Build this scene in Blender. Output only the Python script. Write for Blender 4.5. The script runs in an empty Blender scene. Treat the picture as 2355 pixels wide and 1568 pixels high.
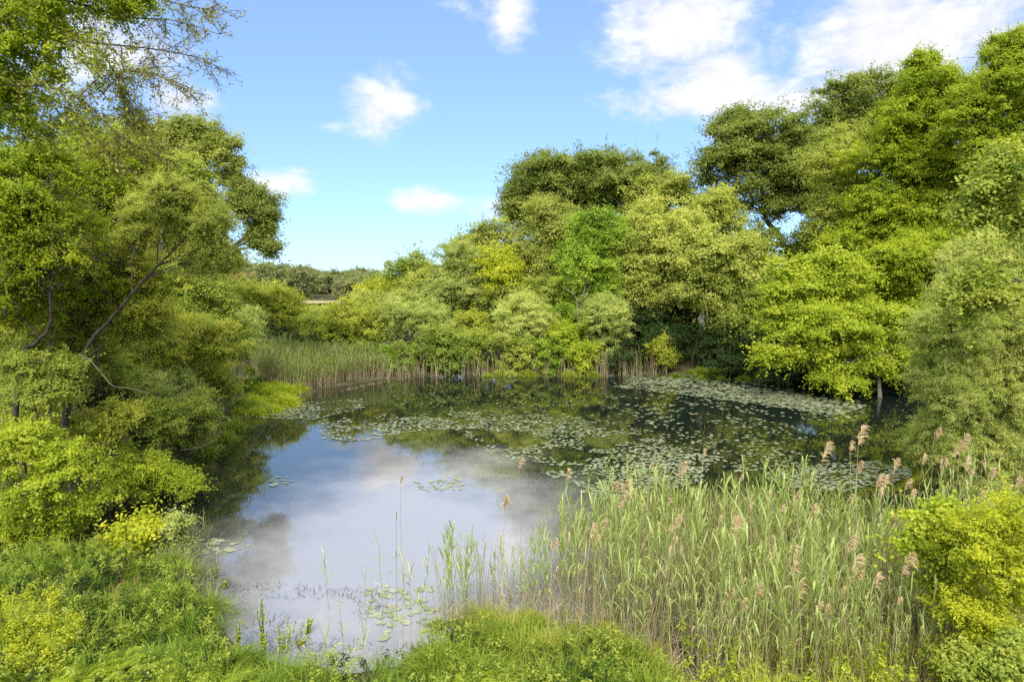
import bpy, math
import numpy as np
from math import radians, sin, cos, tan, pi

S = bpy.context.scene
C = S.collection

# ------------------------------------------------------------------ camera
CAM_H, F, U0, V0 = 6.0, 1569.0, 1177.0, 784.0      # focal length in units of a 2354 px wide picture
PITCH = radians(4.34)
cd = bpy.data.cameras.new("camera"); cam = bpy.data.objects.new("camera", cd); C.objects.link(cam)
cam.location = (0, 0, CAM_H); cam.rotation_euler = (radians(90) - PITCH, 0, 0)
cd.sensor_width = 36; cd.lens = 36 * F / 2354.0; cd.clip_start = 0.1; cd.clip_end = 8000
S.camera = cam

# ------------------------------------------------------------------ world and sun
SUN_EL, SUN_AZ = radians(46), radians(183)           # azimuth clockwise from +Y: behind the camera, a little left
S.view_settings.view_transform = 'Standard'; S.view_settings.look = 'None'
S.view_settings.exposure = 2.4; S.view_settings.gamma = 1
S.cycles.max_bounces = 8; S.cycles.diffuse_bounces = 4; S.cycles.glossy_bounces = 3; S.cycles.transmission_bounces = 4
S.cycles.transparent_max_bounces = 4; S.cycles.caustics_reflective = False; S.cycles.caustics_refractive = False
S.cycles.use_denoising = False; S.cycles.denoiser = 'OPENIMAGEDENOISE'; S.cycles.denoising_input_passes = 'RGB_ALBEDO_NORMAL'; S.cycles.denoising_prefilter = 'NONE'
sd = bpy.data.lights.new("sun", 'SUN'); sun = bpy.data.objects.new("sun", sd); C.objects.link(sun)
sd.energy = 1.0; sd.angle = radians(30); sd.color = (1, .95, .86)
sun.rotation_euler = (radians(90) - SUN_EL, 0, pi - SUN_AZ)

CLOUDS = [  # u, v of the middle, half width, half height, strength
    (878, 250, 100, 82, 1.0), (985, 462, 92, 34, 1.0), (640, 420, 105, 28, .95), (395, 235, 115, 68, 1.1),
    (1168, 28, 58, 78, .95), (1560, 60, 190, 155, 1.25), (2060, 100, 310, 180, 1.4), (1640, 165, 125, 66, 1.1), (1640, 225, 260, 56, 1.15), (1880, 225, 220, 66, 1.2),
    (1665, 305, 62, 36, .95), (2250, 60, 260, 120, 1.0), (1150, 478, 120, 34, .55), (1045, 8, 30, 8, .25),
    (200, 120, 260, 130, .9), (700, 395, 60, 12, .6), (770, 295, 30, 10, .25)]
def build_world():
    w = bpy.data.worlds.new("World"); S.world = w; w.use_nodes = True
    nt = w.node_tree; N, L = nt.nodes, nt.links; N.clear()
    def math_(op, a, b=None, c=None):
        n = N.new('ShaderNodeMath'); n.operation = op
        for i, x in enumerate((a, b, c)):
            if x is None: continue
            if isinstance(x, (int, float)): n.inputs[i].default_value = x
            else: L.new(x, n.inputs[i])
        return n.outputs[0]
    out = N.new('ShaderNodeOutputWorld')
    sky = N.new('ShaderNodeTexSky'); sky.sky_type = 'NISHITA'; sky.sun_disc = False
    sky.sun_elevation = SUN_EL; sky.sun_rotation = SUN_AZ; sky.air_density = 1.0; sky.dust_density = 0.25; sky.ozone_density = 2.5
    tc = N.new('ShaderNodeTexCoord'); sp = N.new('ShaderNodeSeparateXYZ'); L.new(tc.outputs['Generated'], sp.inputs[0])
    az = math_('ARCTAN2', sp.outputs[0], sp.outputs[1]); el = math_('ARCSINE', sp.outputs[2])
    cb = N.new('ShaderNodeCombineXYZ'); L.new(az, cb.inputs[0]); L.new(math_('MULTIPLY', el, 1.7), cb.inputs[1])
    def noise(scale, detail, rough, off=0.0):
        m = N.new('ShaderNodeMapping'); m.inputs['Location'].default_value = (off, off * .7, off * .3); L.new(cb.outputs[0], m.inputs[0])
        n = N.new('ShaderNodeTexNoise'); n.inputs['Scale'].default_value = scale; n.inputs['Detail'].default_value = detail
        n.inputs['Roughness'].default_value = rough; n.inputs['Distortion'].default_value = .3; L.new(m.outputs[0], n.inputs['Vector'])
        return n.outputs[0]
    n1, n2 = noise(9.0, 10, .66, 3.1), noise(30.0, 8, .62, 7.7)
    nz = math_('ADD', math_('MULTIPLY', math_('SUBTRACT', n1, .5), 2.3), math_('MULTIPLY', math_('SUBTRACT', n2, .5), 1.1))
    total = None
    for (u, v, ru, rv, st) in CLOUDS:
        x, y, z = (u - U0), F * cos(PITCH) + (V0 - v) * sin(PITCH), -F * sin(PITCH) + (V0 - v) * cos(PITCH)
        a0 = math.atan2(x, y); e0 = math.atan2(z, math.hypot(x, y))
        ra = ru / math.hypot(F, x) * cos(a0); re = rv / math.hypot(F, x)
        dx = math_('DIVIDE', math_('SUBTRACT', az, a0), ra); dy = math_('DIVIDE', math_('SUBTRACT', el, e0), re)
        d = math_('SQRT', math_('ADD', math_('MULTIPLY', dx, dx), math_('MULTIPLY', dy, dy)))
        m = math_('MULTIPLY', math_('SUBTRACT', 1.12, d), st)
        total = m if total is None else math_('MAXIMUM', total, m)
    # unseen broken cloud added overhead and behind, for soft fill and whiter water
    cover = math_('MULTIPLY', math_('SUBTRACT', el, .40), 7.0); cover = math_('MINIMUM', cover, .80)
    back = math_('MULTIPLY', math_('SUBTRACT', math_('ABSOLUTE', az), 1.05), 1.4); back = math_('MINIMUM', back, .45)
    total = math_('MAXIMUM', total, math_('MAXIMUM', cover, back))
    t = math_('MAXIMUM', total, -.6)
    mr = N.new('ShaderNodeMapRange'); mr.interpolation_type = 'SMOOTHSTEP'
    mr.inputs['From Min'].default_value = .0; mr.inputs['From Max'].default_value = 1.15; mr.inputs['To Max'].default_value = .97
    L.new(math_('ADD', t, math_('MULTIPLY', nz, 1.0)), mr.inputs['Value'])
    hs = N.new('ShaderNodeMix'); hs.data_type = 'RGBA'; hs.blend_type = 'MULTIPLY'; hs.inputs[0].default_value = 1
    L.new(sky.outputs[0], hs.inputs[6])
    tn = N.new('ShaderNodeValToRGB'); tn.color_ramp.elements[0].color = (.37, .49, .74, 1); tn.color_ramp.elements[1].color = (.96, .95, .98, 1); tn.color_ramp.elements[1].position = .45; L.new(el, tn.inputs[0]); L.new(tn.outputs[0], hs.inputs[7])
    b1 = N.new('ShaderNodeBackground'); b1.inputs[1].default_value = .050; L.new(hs.outputs[2], b1.inputs[0])
    b2 = N.new('ShaderNodeBackground'); b2.inputs[0].default_value = (.97, .975, 1.0, 1)
    lift = math_('MAXIMUM', math_('MULTIPLY', math_('SUBTRACT', el, .45), 2.2), math_('MULTIPLY', math_('SUBTRACT', math_('ABSOLUTE', az), 1.0), .8))
    lift = math_('ADD', 1.0, math_('MINIMUM', math_('MAXIMUM', lift, 0.0), 7.0))        # unseen cloud boosted overhead and behind to add fill light
    L.new(math_('MULTIPLY', lift, math_('ADD', .10, math_('ADD', math_('MULTIPLY', n1, .12), math_('MULTIPLY', n2, .07)))), b2.inputs[1])
    mx = N.new('ShaderNodeMixShader'); L.new(mr.outputs[0], mx.inputs[0]); L.new(b1.outputs[0], mx.inputs[1]); L.new(b2.outputs[0], mx.inputs[2])
    L.new(mx.outputs[0], out.inputs[0])
build_world()

# ------------------------------------------------------------------ picking places
def ray(u, v):
    u = np.asarray(u, float); v = np.asarray(v, float)
    return np.stack([u - U0, F * cos(PITCH) + (V0 - v) * sin(PITCH), -F * sin(PITCH) + (V0 - v) * cos(PITCH)], -1)
def at(u, v, Y):
    d = ray(u, v); return np.array([0, 0, CAM_H]) + d * (np.asarray(Y, float) / d[..., 1])[..., None]
def flat_at(u, v, z=0.0):
    d = ray(u, v); return np.array([0, 0, CAM_H]) + d * ((z - CAM_H) / d[..., 2])[..., None]
def ppx(Y): return Y / F

# ------------------------------------------------------------------ mesh helpers
def mesh_from(name, V, faces, attr=None, smooth=False):
    """faces: list of (n,k) index arrays; attr: per-face floats"""
    me = bpy.data.meshes.new(name)
    V = np.ascontiguousarray(V, np.float32); me.vertices.add(len(V)); me.vertices.foreach_set('co', V.ravel())
    idx = np.concatenate([f.ravel() for f in faces]).astype(np.int32)
    tot = np.concatenate([np.full(len(f), f.shape[1], np.int32) for f in faces])
    st = np.concatenate([[0], np.cumsum(tot)[:-1]]).astype(np.int32)
    me.loops.add(len(idx)); me.loops.foreach_set('vertex_index', idx)
    me.polygons.add(len(tot)); me.polygons.foreach_set('loop_start', st); me.polygons.foreach_set('loop_total', tot)
    me.update(calc_edges=True)
    if smooth: me.polygons.foreach_set('use_smooth', np.ones(len(tot), bool))
    if attr is not None:
        a = me.attributes.new('rnd', 'FLOAT', 'FACE'); a.data.foreach_set('value', np.ascontiguousarray(attr, np.float32))
    return me
class Soup:
    def __init__(s): s.V, s.F, s.A, s.M, s.n = [], [], [], [], 0
    def add(s, V, Fc, A, m=0):
        if len(V) == 0: return
        s.V.append(V); s.F.append(Fc + s.n); s.A.append(np.broadcast_to(np.asarray(A, float), (len(Fc),))); s.M.append(np.full(len(Fc), m, np.int32)); s.n += len(V)
    def data(s, name, mats, smooth=False):
        me = mesh_from(name, np.concatenate(s.V), s.F, np.concatenate(s.A), smooth)
        for m in mats: me.materials.append(m)
        if len(mats) > 1: me.polygons.foreach_set('material_index', np.concatenate(s.M))
        return me
    def obj(s, name, mats, parent=None, smooth=False):
        o = bpy.data.objects.new(name, s.data(name, mats if isinstance(mats, (list, tuple)) else [mats], smooth)); C.objects.link(o)
        if parent is not None: o.parent = parent
        return o
def unit(a): return a / np.maximum(np.linalg.norm(a, axis=-1, keepdims=True), 1e-9)
def leaves(P, Nn, L, W, rng, k=4):
    """polygon leaves, k = 4 (diamond) or 6"""
    n = len(P); N_ = unit(Nn); t = rng.normal(size=(n, 3)); t -= (t * N_).sum(1, keepdims=True) * N_; t = unit(t); s = np.cross(N_, t)
    L = np.broadcast_to(L, (n,))[:, None]; W = np.broadcast_to(W, (n,))[:, None]
    if k == 4: pts = [(-.5, 0), (.02, .5), (.5, 0), (.02, -.5)]
    else: pts = [(-.5, 0), (-.2, .42), (.15, .46), (.5, 0), (.15, -.46), (-.2, -.42)]
    V = np.stack([P + t * L * a + s * W * b for a, b in pts], 1).reshape(-1, 3)
    return V, np.arange(n * k).reshape(n, k)
def tubes(P, R, k=4):
    """P (m,n,3), R (m,n)"""
    m, n, _ = P.shape; T = unit(np.gradient(P, axis=1)); ref = np.where(np.abs(T[:, :1, 2:3]) > .8, [[[1., 0, 0]]], [[[0, 0, 1.]]])
    s = unit(np.cross(T, np.broadcast_to(ref, T.shape))); b = np.cross(T, s)
    a = np.arange(k) * 2 * pi / k
    V = P[:, :, None] + R[:, :, None, None] * (s[:, :, None] * np.cos(a)[None, None, :, None] + b[:, :, None] * np.sin(a)[None, None, :, None])
    base = (np.arange(m) * n * k)[:, None, None] + (np.arange(n - 1) * k)[None, :, None]
    i = np.arange(k)[None, None, :]; j = (i + 1) % k
    Fc = np.stack([base + i, base + j, base + k + j, base + k + i], -1).reshape(-1, 4)
    return V.reshape(-1, 3), Fc
def ribbons(P0, D, L, W, droop, seg=4, rng=None, curl=0.0, side=None):
    """arching blades: (m) starts, directions, lengths, widths, droops"""
    m = len(P0); t = np.linspace(0, 1, seg + 1)[None, :, None]; D = unit(D); L = np.broadcast_to(L, (m,))[:, None, None]; W = np.broadcast_to(W, (m,))
    droop = np.broadcast_to(droop, (m,))[:, None, None]
    P = P0[:, None] + D[:, None] * L * t * (1 - .25 * droop * t) - np.array([0, 0, 1.0]) * droop * L * t ** 2
    if side is None:
        side = np.cross(D, [0, 0, 1.0])
        if rng is not None: side = unit(side) + rng.normal(size=(m, 3)) * .35
    side = unit(side)
    prof = np.array([.55, 1, .9, .6, .06]) if seg == 4 else np.interp(np.linspace(0, 1, seg + 1), [0, .25, .5, .8, 1], [.55, 1, .9, .5, .05])
    off = side[:, None] * (W[:, None] * prof[None])[..., None] * .5
    V = np.stack([P - off, P + off], 2).reshape(-1, 3)
    base = (np.arange(m) * 2 * (seg + 1))[:, None] + (np.arange(seg) * 2)[None]
    Fc = np.stack([base, base + 1, base + 3, base + 2], -1).reshape(-1, 4)
    return V, Fc, P
def smooth_path(pts, n):
    """Catmull-Rom through pts -> n points"""
    pts = np.asarray(pts, float)
    if len(pts) == 2: return pts[0] + (pts[1] - pts[0]) * np.linspace(0, 1, n)[:, None]
    q = np.vstack([2 * pts[0] - pts[1], pts, 2 * pts[-1] - pts[-2]]); out = []
    for x in np.linspace(0, len(pts) - 1, n):
        i = min(int(x), len(pts) - 2); t = x - i; a, b, c, d = q[i:i + 4]
        out.append(.5 * ((2 * b) + (c - a) * t + (2 * a - 5 * b + 4 * c - d) * t * t + (3 * b - a - 3 * c + d) * t ** 3))
    return np.array(out)
def empty(name, loc, label=None, cat=None, group=None, rz=0.0, sc=1.0):
    o = bpy.data.objects.new(name, None); C.objects.link(o); o.location = [float(x) for x in loc]; o.rotation_euler = (0, 0, rz); o.scale = (sc,) * 3
    o.empty_display_size = .2
    tag(o, label, cat, group); return o
def tag(o, label=None, cat=None, group=None, kind=None):
    if label: o['label'] = label
    if cat: o['category'] = cat
    if group: o['group'] = group
    if kind: o['kind'] = kind
    return o
def dup(root, loc, rz, sc=1.0, label=None):
    r = root.copy(); C.objects.link(r); r.location = [float(x) for x in loc]; r.rotation_euler = (0, 0, rz); r.scale = (sc,) * 3
    if label: r['label'] = label
    for ch in list(root.children):
        c = ch.copy(); C.objects.link(c); c.parent = r
    return r
def in_poly(P, poly):
    x, y = P[:, 0], P[:, 1]; inside = np.zeros(len(P), bool); n = len(poly)
    for i in range(n):
        (x1, y1), (x2, y2) = poly[i], poly[(i + 1) % n]
        c = ((y1 > y) != (y2 > y)) & (x < (x2 - x1) * (y - y1) / ((y2 - y1) if y2 != y1 else 1e-9) + x1); inside ^= c
    return inside
def poly_dist(P, poly):
    d = np.full(len(P), 1e9); poly = np.asarray(poly, float)
    for i in range(len(poly)):
        a, b = poly[i], poly[(i + 1) % len(poly)]; ab = b - a
        t = np.clip(((P - a) @ ab) / (ab @ ab), 0, 1); d = np.minimum(d, np.linalg.norm(P - a - t[:, None] * ab, axis=1))
    return d
def scatter(poly, n, rng):
    poly = np.asarray(poly, float); lo, hi = poly.min(0), poly.max(0); out = []
    while sum(map(len, out)) < n:
        q = lo + rng.random((n * 3, 2)) * (hi - lo); out.append(q[in_poly(q, poly)])
    return np.concatenate(out)[:n]
def vnoise(P, sc, seed=0):
    """cheap smooth value noise on (n,2)"""
    rng = np.random.default_rng(seed); G = rng.random((64, 64)); q = np.asarray(P)[:, :2] * sc; i = np.floor(q).astype(int); f = q - i; f = f * f * (3 - 2 * f)
    g = lambda a, b: G[a % 64, b % 64]
    return (g(i[:, 0], i[:, 1]) * (1 - f[:, 0]) + g(i[:, 0] + 1, i[:, 1]) * f[:, 0]) * (1 - f[:, 1]) + (g(i[:, 0], i[:, 1] + 1) * (1 - f[:, 0]) + g(i[:, 0] + 1, i[:, 1] + 1) * f[:, 0]) * f[:, 1]

# ------------------------------------------------------------------ materials
def new_mat(name):
    m = bpy.data.materials.new(name); m.use_nodes = True; nt = m.node_tree; nt.nodes.clear(); return m, nt.nodes, nt.links
def leaf_mat(name, c1, c2, trans=.48, spec=.22, rough=.55, c3=None):
    c1, c2 = [tuple(min(.6, x * f) for x, f in zip(c, (2.2, 2.0, 1.9))) for c in (c1, c2)]
    m, N, L = new_mat(name)
    out = N.new('ShaderNodeOutputMaterial'); at_ = N.new('ShaderNodeAttribute'); at_.attribute_name = 'rnd'
    rp = N.new('ShaderNodeValToRGB'); e = rp.color_ramp.elements; e[0].color = (*c1, 1); e[1].color = (*c2, 1); e[0].position = .1; e[1].position = .9
    if c3 is not None:
        k = rp.color_ramp.elements.new(.97); k.color = (*c3, 1)
    L.new(at_.outputs['Fac'], rp.inputs[0])
    p = N.new('ShaderNodeBsdfPrincipled'); p.inputs['Roughness'].default_value = rough; p.inputs['Specular IOR Level'].default_value = spec; L.new(rp.outputs[0], p.inputs['Base Color'])
    t = N.new('ShaderNodeBsdfTranslucent'); g = N.new('ShaderNodeMix'); g.data_type = 'RGBA'; g.blend_type = 'MULTIPLY'; g.inputs[0].default_value = 1
    L.new(rp.outputs[0], g.inputs[6]); g.inputs[7].default_value = (1.15, 1.2, .55, 1); L.new(g.outputs[2], t.inputs[0])
    mx = N.new('ShaderNodeMixShader'); mx.inputs[0].default_value = trans; L.new(p.outputs[0], mx.inputs[1]); L.new(t.outputs[0], mx.inputs[2]); L.new(mx.outputs[0], out.inputs[0])
    return m
def wood_mat(name, c1, c2, scale=6.0):
    m, N, L = new_mat(name); out = N.new('ShaderNodeOutputMaterial'); tc = N.new('ShaderNodeTexCoord')
    n = N.new('ShaderNodeTexNoise'); n.inputs['Scale'].default_value = scale; n.inputs['Detail'].default_value = 6; L.new(tc.outputs['Object'], n.inputs['Vector'])
    rp = N.new('ShaderNodeValToRGB'); e = rp.color_ramp.elements; e[0].color = (*c1, 1); e[1].color = (*c2, 1); e[0].position = .35; e[1].position = .7; L.new(n.outputs[0], rp.inputs[0])
    p = N.new('ShaderNodeBsdfPrincipled'); p.inputs['Roughness'].default_value = .9; p.inputs['Specular IOR Level'].default_value = .1; L.new(rp.outputs[0], p.inputs['Base Color'])
    bp = N.new('ShaderNodeBump'); bp.inputs['Strength'].default_value = .5; bp.inputs['Distance'].default_value = .03; L.new(n.outputs[0], bp.inputs['Height']); L.new(bp.outputs[0], p.inputs['Normal'])
    L.new(p.outputs[0], out.inputs[0]); return m
LM = {
    'oak':     leaf_mat('oak_leaves', (.074, .106, .018), (.142, .176, .036)),
    'oakbrown': leaf_mat('young_oak_leaves', (.105, .138, .024), (.195, .225, .050)),
    'paleoak': leaf_mat('pale_oak_leaves', (0.134, 0.174, 0.029), (0.256, 0.288, 0.070)),
    'olive':   leaf_mat('olive_leaves', (0.116, 0.156, 0.024), (0.232, 0.264, 0.054)),
    'beech':   leaf_mat('beech_leaves', (.100, .152, .008), (.200, .245, .016)),
    'green':   leaf_mat('green_leaves', (.078, .140, .012), (.160, .230, .024)),
    'mid':     leaf_mat('mid_green_leaves', (0.073, 0.120, 0.016), (0.159, 0.204, 0.034)),
    'lime':    leaf_mat('lime_leaves', (.120, .175, .010), (.225, .270, .025)),
    'yellow':  leaf_mat('yellow_green_leaves', (.140, .180, .010), (.255, .285, .018)),
    'sage':    leaf_mat('sage_leaves', (0.128, 0.174, 0.043), (0.244, 0.288, 0.084)),
    'willow':  leaf_mat('willow_leaves', (0.183, 0.246, 0.050), (0.329, 0.384, 0.102)),
    'shrub':   leaf_mat('shrub_leaves', (.095, .145, .017), (.200, .235, .042)),
    'yshrub':  leaf_mat('yellowish_shrub_leaves', (.115, .160, .015), (.225, .245, .034)),
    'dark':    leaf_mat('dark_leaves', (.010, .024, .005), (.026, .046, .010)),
    'hill':    leaf_mat('distant_leaves', (.085, .110, .045), (.150, .170, .072)),  # leaf colour paled to stand in for haze over the hill
    'rust':    leaf_mat('rusty_buds', (.18, .125, .06), (.26, .185, .09)),
    'bud':     leaf_mat('brownish_young_leaves', (.085, .085, .016), (.160, .150, .030)),
    'reed':    leaf_mat('reed_leaves', (.095, .145, .028), (.230, .275, .095), trans=.35, spec=.5, rough=.45),
    'grass':   leaf_mat('grass_blades', (.045, .095, .008), (.125, .170, .018), trans=.35),
    'ygrass':  leaf_mat('yellow_grass_blades', (.090, .120, .014), (.180, .200, .034), trans=.35),
    'fern':    leaf_mat('fern_fronds', (.110, .170, .010), (.200, .250, .022), trans=.4),
    'straw':   leaf_mat('dead_reed_straw', (.120, .105, .058), (.250, .220, .130), trans=.1),
    'farreed': leaf_mat('far_reed_leaves', (.065, .110, .022), (.140, .185, .045)),
    'thatch':  leaf_mat('dead_grass_blades', (.085, .055, .022), (.190, .130, .060), trans=.1),
    'plume':   leaf_mat('reed_plume', (.215, .165, .095), (.300, .240, .150), trans=.25),
}
WD = {'brown': wood_mat('brown_bark', (.060, .050, .036), (.135, .112, .082)), 'dark2': wood_mat('dark_bark', (.035, .028, .020), (.095, .078, .058)), 'twig': wood_mat('twiggy_bark', (.10, .085, .060), (.21, .18, .135)), 'grey': wood_mat('grey_bark', (.13, .115, .09), (.26, .235, .19)),
      'pale': wood_mat('pale_dead_wood', (.30, .26, .21), (.48, .43, .37)), 'dark': wood_mat('dark_wet_wood', (.015, .012, .010), (.045, .036, .028))}

# ------------------------------------------------------------------ pond, terrain
SHORE_PX = [(120, 1255), (215, 1140), (330, 1110), (440, 1060), (500, 1010), (550, 968), (640, 945), (700, 912), (745, 893), (880, 872), (1000, 862),
            (1250, 859), (1450, 860), (1600, 864), (1700, 868), (1800, 880), (1960, 893), (2080, 905), (2180, 950), (2230, 1050), (2330, 1200), (2480, 1400),
            (2300, 1590), (1900, 1640), (1560, 1600), (1300, 1475), (1150, 1470), (1000, 1520), (780, 1545), (660, 1530), (545, 1490), (500, 1420), (470, 1330), (360, 1270), (250, 1262)]
SHORE = flat_at([p[0] for p in SHORE_PX], [p[1] for p in SHORE_PX])[:, :2]
def sstep(a, b, x): t = np.clip((x - a) / (b - a), 0, 1); return t * t * (3 - 2 * t)
def ground_z(P):
    P = np.atleast_2d(np.asarray(P, float))[:, :2]; d = poly_dist(P, SHORE); ins = in_poly(P, SHORE)
    x, y = P[:, 0], P[:, 1]
    out = .10 * np.clip(d / .5, 0, 1) + .45 * sstep(.5, 5, d) + .10 * (vnoise(P, .8, 1) - .5) * np.clip(d / 1.0, 0, 1) + .5 * (vnoise(P, .12, 2) - .3) * sstep(4, 16, d)
    out += 4.0 * sstep(1.5, 22, d) * sstep(6, 16, x) * sstep(30, 44, y) * sstep(900, 200, y)       # the bank rises on the right
    out += 1.2 * sstep(3, 18, d) * sstep(-6, -14, x) * sstep(10, 20, y) * sstep(120, 60, y)
    out += 5.0 * sstep(330, 480, y) + 3 * sstep(480, 900, y)
    flatz = sstep(60, 100, y) * sstep(340, 300, y) * sstep(-200, -150, x) * sstep(120, 40, x)
    out = out * (1 - flatz) + flatz * .12
    return np.where(ins, -np.minimum(.8, .02 + .16 * d), out)
def build_terrain():
    def axis(lo, a, b, hi, st, n):
        m = np.arange(a, b + st / 2, st); g = np.geomspace(1, 1 + (a - lo), n)[1:] - 1; h = np.geomspace(1, 1 + (hi - b), n)[1:] - 1
        return np.concatenate([(a - g)[::-1], m, b + h])
    X = axis(-4000, -28, 34, 4000, .4, 30); Yv = axis(-200, 4, 64, 6000, .4, 34)
    gx, gy = np.meshgrid(X, Yv); P = np.stack([gx.ravel(), gy.ravel()], 1); z = ground_z(P)
    V = np.column_stack([P, z]); nx, ny = len(X), len(Yv)
    i = (np.arange(ny - 1) * nx)[:, None] + np.arange(nx - 1)[None]; Fc = np.stack([i, i + 1, i + nx + 1, i + nx], -1).reshape(-1, 4)
    m, N, L = new_mat('leaf_litter_and_soil'); out = N.new('ShaderNodeOutputMaterial'); tc = N.new('ShaderNodeTexCoord')
    n = N.new('ShaderNodeTexNoise'); n.inputs['Scale'].default_value = .5; n.inputs['Detail'].default_value = 9; n.inputs['Roughness'].default_value = .7; L.new(tc.outputs['Object'], n.inputs['Vector'])
    rp = N.new('ShaderNodeValToRGB'); e = rp.color_ramp.elements; e[0].color = (.028, .030, .012, 1); e[1].color = (.10, .085, .045, 1); e[0].position = .35; e[1].position = .68; L.new(n.outputs[0], rp.inputs[0])
    p = N.new('ShaderNodeBsdfPrincipled'); p.inputs['Roughness'].default_value = .95; p.inputs['Specular IOR Level'].default_value = .1; L.new(rp.outputs[0], p.inputs['Base Color'])
    bp = N.new('ShaderNodeBump'); bp.inputs['Strength'].default_value = .8; bp.inputs['Distance'].default_value = .1; L.new(n.outputs[0], bp.inputs['Height']); L.new(bp.outputs[0], p.inputs['Normal'])
    L.new(p.outputs[0], out.inputs[0])
    me = mesh_from('ground', V, [Fc], None, True); me.materials.append(m); o = bpy.data.objects.new('ground', me); C.objects.link(o); tag(o, kind='structure')
def water_mat(name, sky_sheen=True):
    m, N, L = new_mat(name); out = N.new('ShaderNodeOutputMaterial'); tc = N.new('ShaderNodeTexCoord')
    body = N.new('ShaderNodeBsdfDiffuse'); body.inputs[0].default_value = (.008, .013, .010, 1)
    gl = N.new('ShaderNodeBsdfGlossy'); gl.inputs[0].default_value = (1.0, .93, .83, 1); gl.inputs[1].default_value = .02
    fr = N.new('ShaderNodeFresnel'); fr.inputs[0].default_value = 3.0
    n = N.new('ShaderNodeTexNoise'); n.inputs['Scale'].default_value = 1.6; n.inputs['Detail'].default_value = 4; L.new(tc.outputs['Object'], n.inputs['Vector'])
    bp = N.new('ShaderNodeBump'); bp.inputs['Strength'].default_value = .035; bp.inputs['Distance'].default_value = .05; L.new(n.outputs[0], bp.inputs['Height']); L.new(bp.outputs[0], gl.inputs['Normal'])
    mx = N.new('ShaderNodeMixShader'); L.new(fr.outputs[0], mx.inputs[0]); L.new(body.outputs[0], mx.inputs[1]); L.new(gl.outputs[0], mx.inputs[2])
    if not sky_sheen: L.new(mx.outputs[0], out.inputs[0]); return m
    # pale sheen painted over the open middle, standing in for reflected bright sky
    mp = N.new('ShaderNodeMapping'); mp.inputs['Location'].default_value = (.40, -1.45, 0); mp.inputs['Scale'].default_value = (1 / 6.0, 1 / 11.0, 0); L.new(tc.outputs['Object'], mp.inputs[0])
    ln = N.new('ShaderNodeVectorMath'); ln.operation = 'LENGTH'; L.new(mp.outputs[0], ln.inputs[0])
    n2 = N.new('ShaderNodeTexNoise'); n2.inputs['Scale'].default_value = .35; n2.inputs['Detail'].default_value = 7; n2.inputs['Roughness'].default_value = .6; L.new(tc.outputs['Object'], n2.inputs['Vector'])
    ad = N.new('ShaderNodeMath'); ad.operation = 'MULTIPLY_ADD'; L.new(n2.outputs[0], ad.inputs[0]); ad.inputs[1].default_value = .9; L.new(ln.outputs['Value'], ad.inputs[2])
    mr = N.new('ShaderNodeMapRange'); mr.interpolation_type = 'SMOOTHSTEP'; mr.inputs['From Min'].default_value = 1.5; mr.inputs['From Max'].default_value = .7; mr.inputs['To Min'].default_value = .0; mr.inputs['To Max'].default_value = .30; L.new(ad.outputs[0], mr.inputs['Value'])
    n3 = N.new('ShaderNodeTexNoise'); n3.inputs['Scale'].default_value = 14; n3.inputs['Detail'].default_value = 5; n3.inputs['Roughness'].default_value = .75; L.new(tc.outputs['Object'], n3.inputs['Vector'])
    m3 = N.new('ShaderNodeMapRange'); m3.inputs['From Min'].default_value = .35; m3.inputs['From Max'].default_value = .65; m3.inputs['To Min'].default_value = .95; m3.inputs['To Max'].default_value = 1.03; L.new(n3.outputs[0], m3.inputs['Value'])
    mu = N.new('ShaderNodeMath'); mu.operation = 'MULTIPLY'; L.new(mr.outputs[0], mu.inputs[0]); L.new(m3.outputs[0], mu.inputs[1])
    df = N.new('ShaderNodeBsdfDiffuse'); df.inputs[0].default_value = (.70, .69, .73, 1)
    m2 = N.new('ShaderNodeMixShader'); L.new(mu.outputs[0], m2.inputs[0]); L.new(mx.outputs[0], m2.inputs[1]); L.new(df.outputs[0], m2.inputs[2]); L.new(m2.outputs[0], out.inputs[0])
    return m
def sheet(name, pts, z, mat, kind='structure'):
    V = np.column_stack([np.asarray(pts, float), np.full(len(pts), z)]); me = mesh_from(name, V, [np.arange(len(pts))[None]]); me.materials.append(mat)
    if me.polygons[0].normal.z < 0: me.flip_normals()
    o = bpy.data.objects.new(name, me); C.objects.link(o); tag(o, kind=kind); return o
build_terrain()
cen = SHORE.mean(0)
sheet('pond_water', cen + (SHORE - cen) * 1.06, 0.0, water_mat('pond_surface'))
sheet('far_water', [(-95, 205), (-30, 205), (-26, 262), (-95, 262)], .16, water_mat('far_pond_surface', False))
mm, NN, LL = new_mat('dry_marsh_reed'); o_ = NN.new('ShaderNodeOutputMaterial'); t_ = NN.new('ShaderNodeTexCoord'); n_ = NN.new('ShaderNodeTexNoise'); n_.inputs['Scale'].default_value = .25; n_.inputs['Detail'].default_value = 8
LL.new(t_.outputs['Object'], n_.inputs['Vector']); r_ = NN.new('ShaderNodeValToRGB'); r_.color_ramp.elements[0].color = (.27, .22, .11, 1); r_.color_ramp.elements[1].color = (.37, .31, .18, 1); LL.new(n_.outputs[0], r_.inputs[0])
p_ = NN.new('ShaderNodeBsdfDiffuse'); LL.new(r_.outputs[0], p_.inputs[0]); LL.new(p_.outputs[0], o_.inputs[0])
sheet('marsh', [(-150, 264), (0, 264), (6, 338), (-150, 338)], .55, mm)

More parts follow.
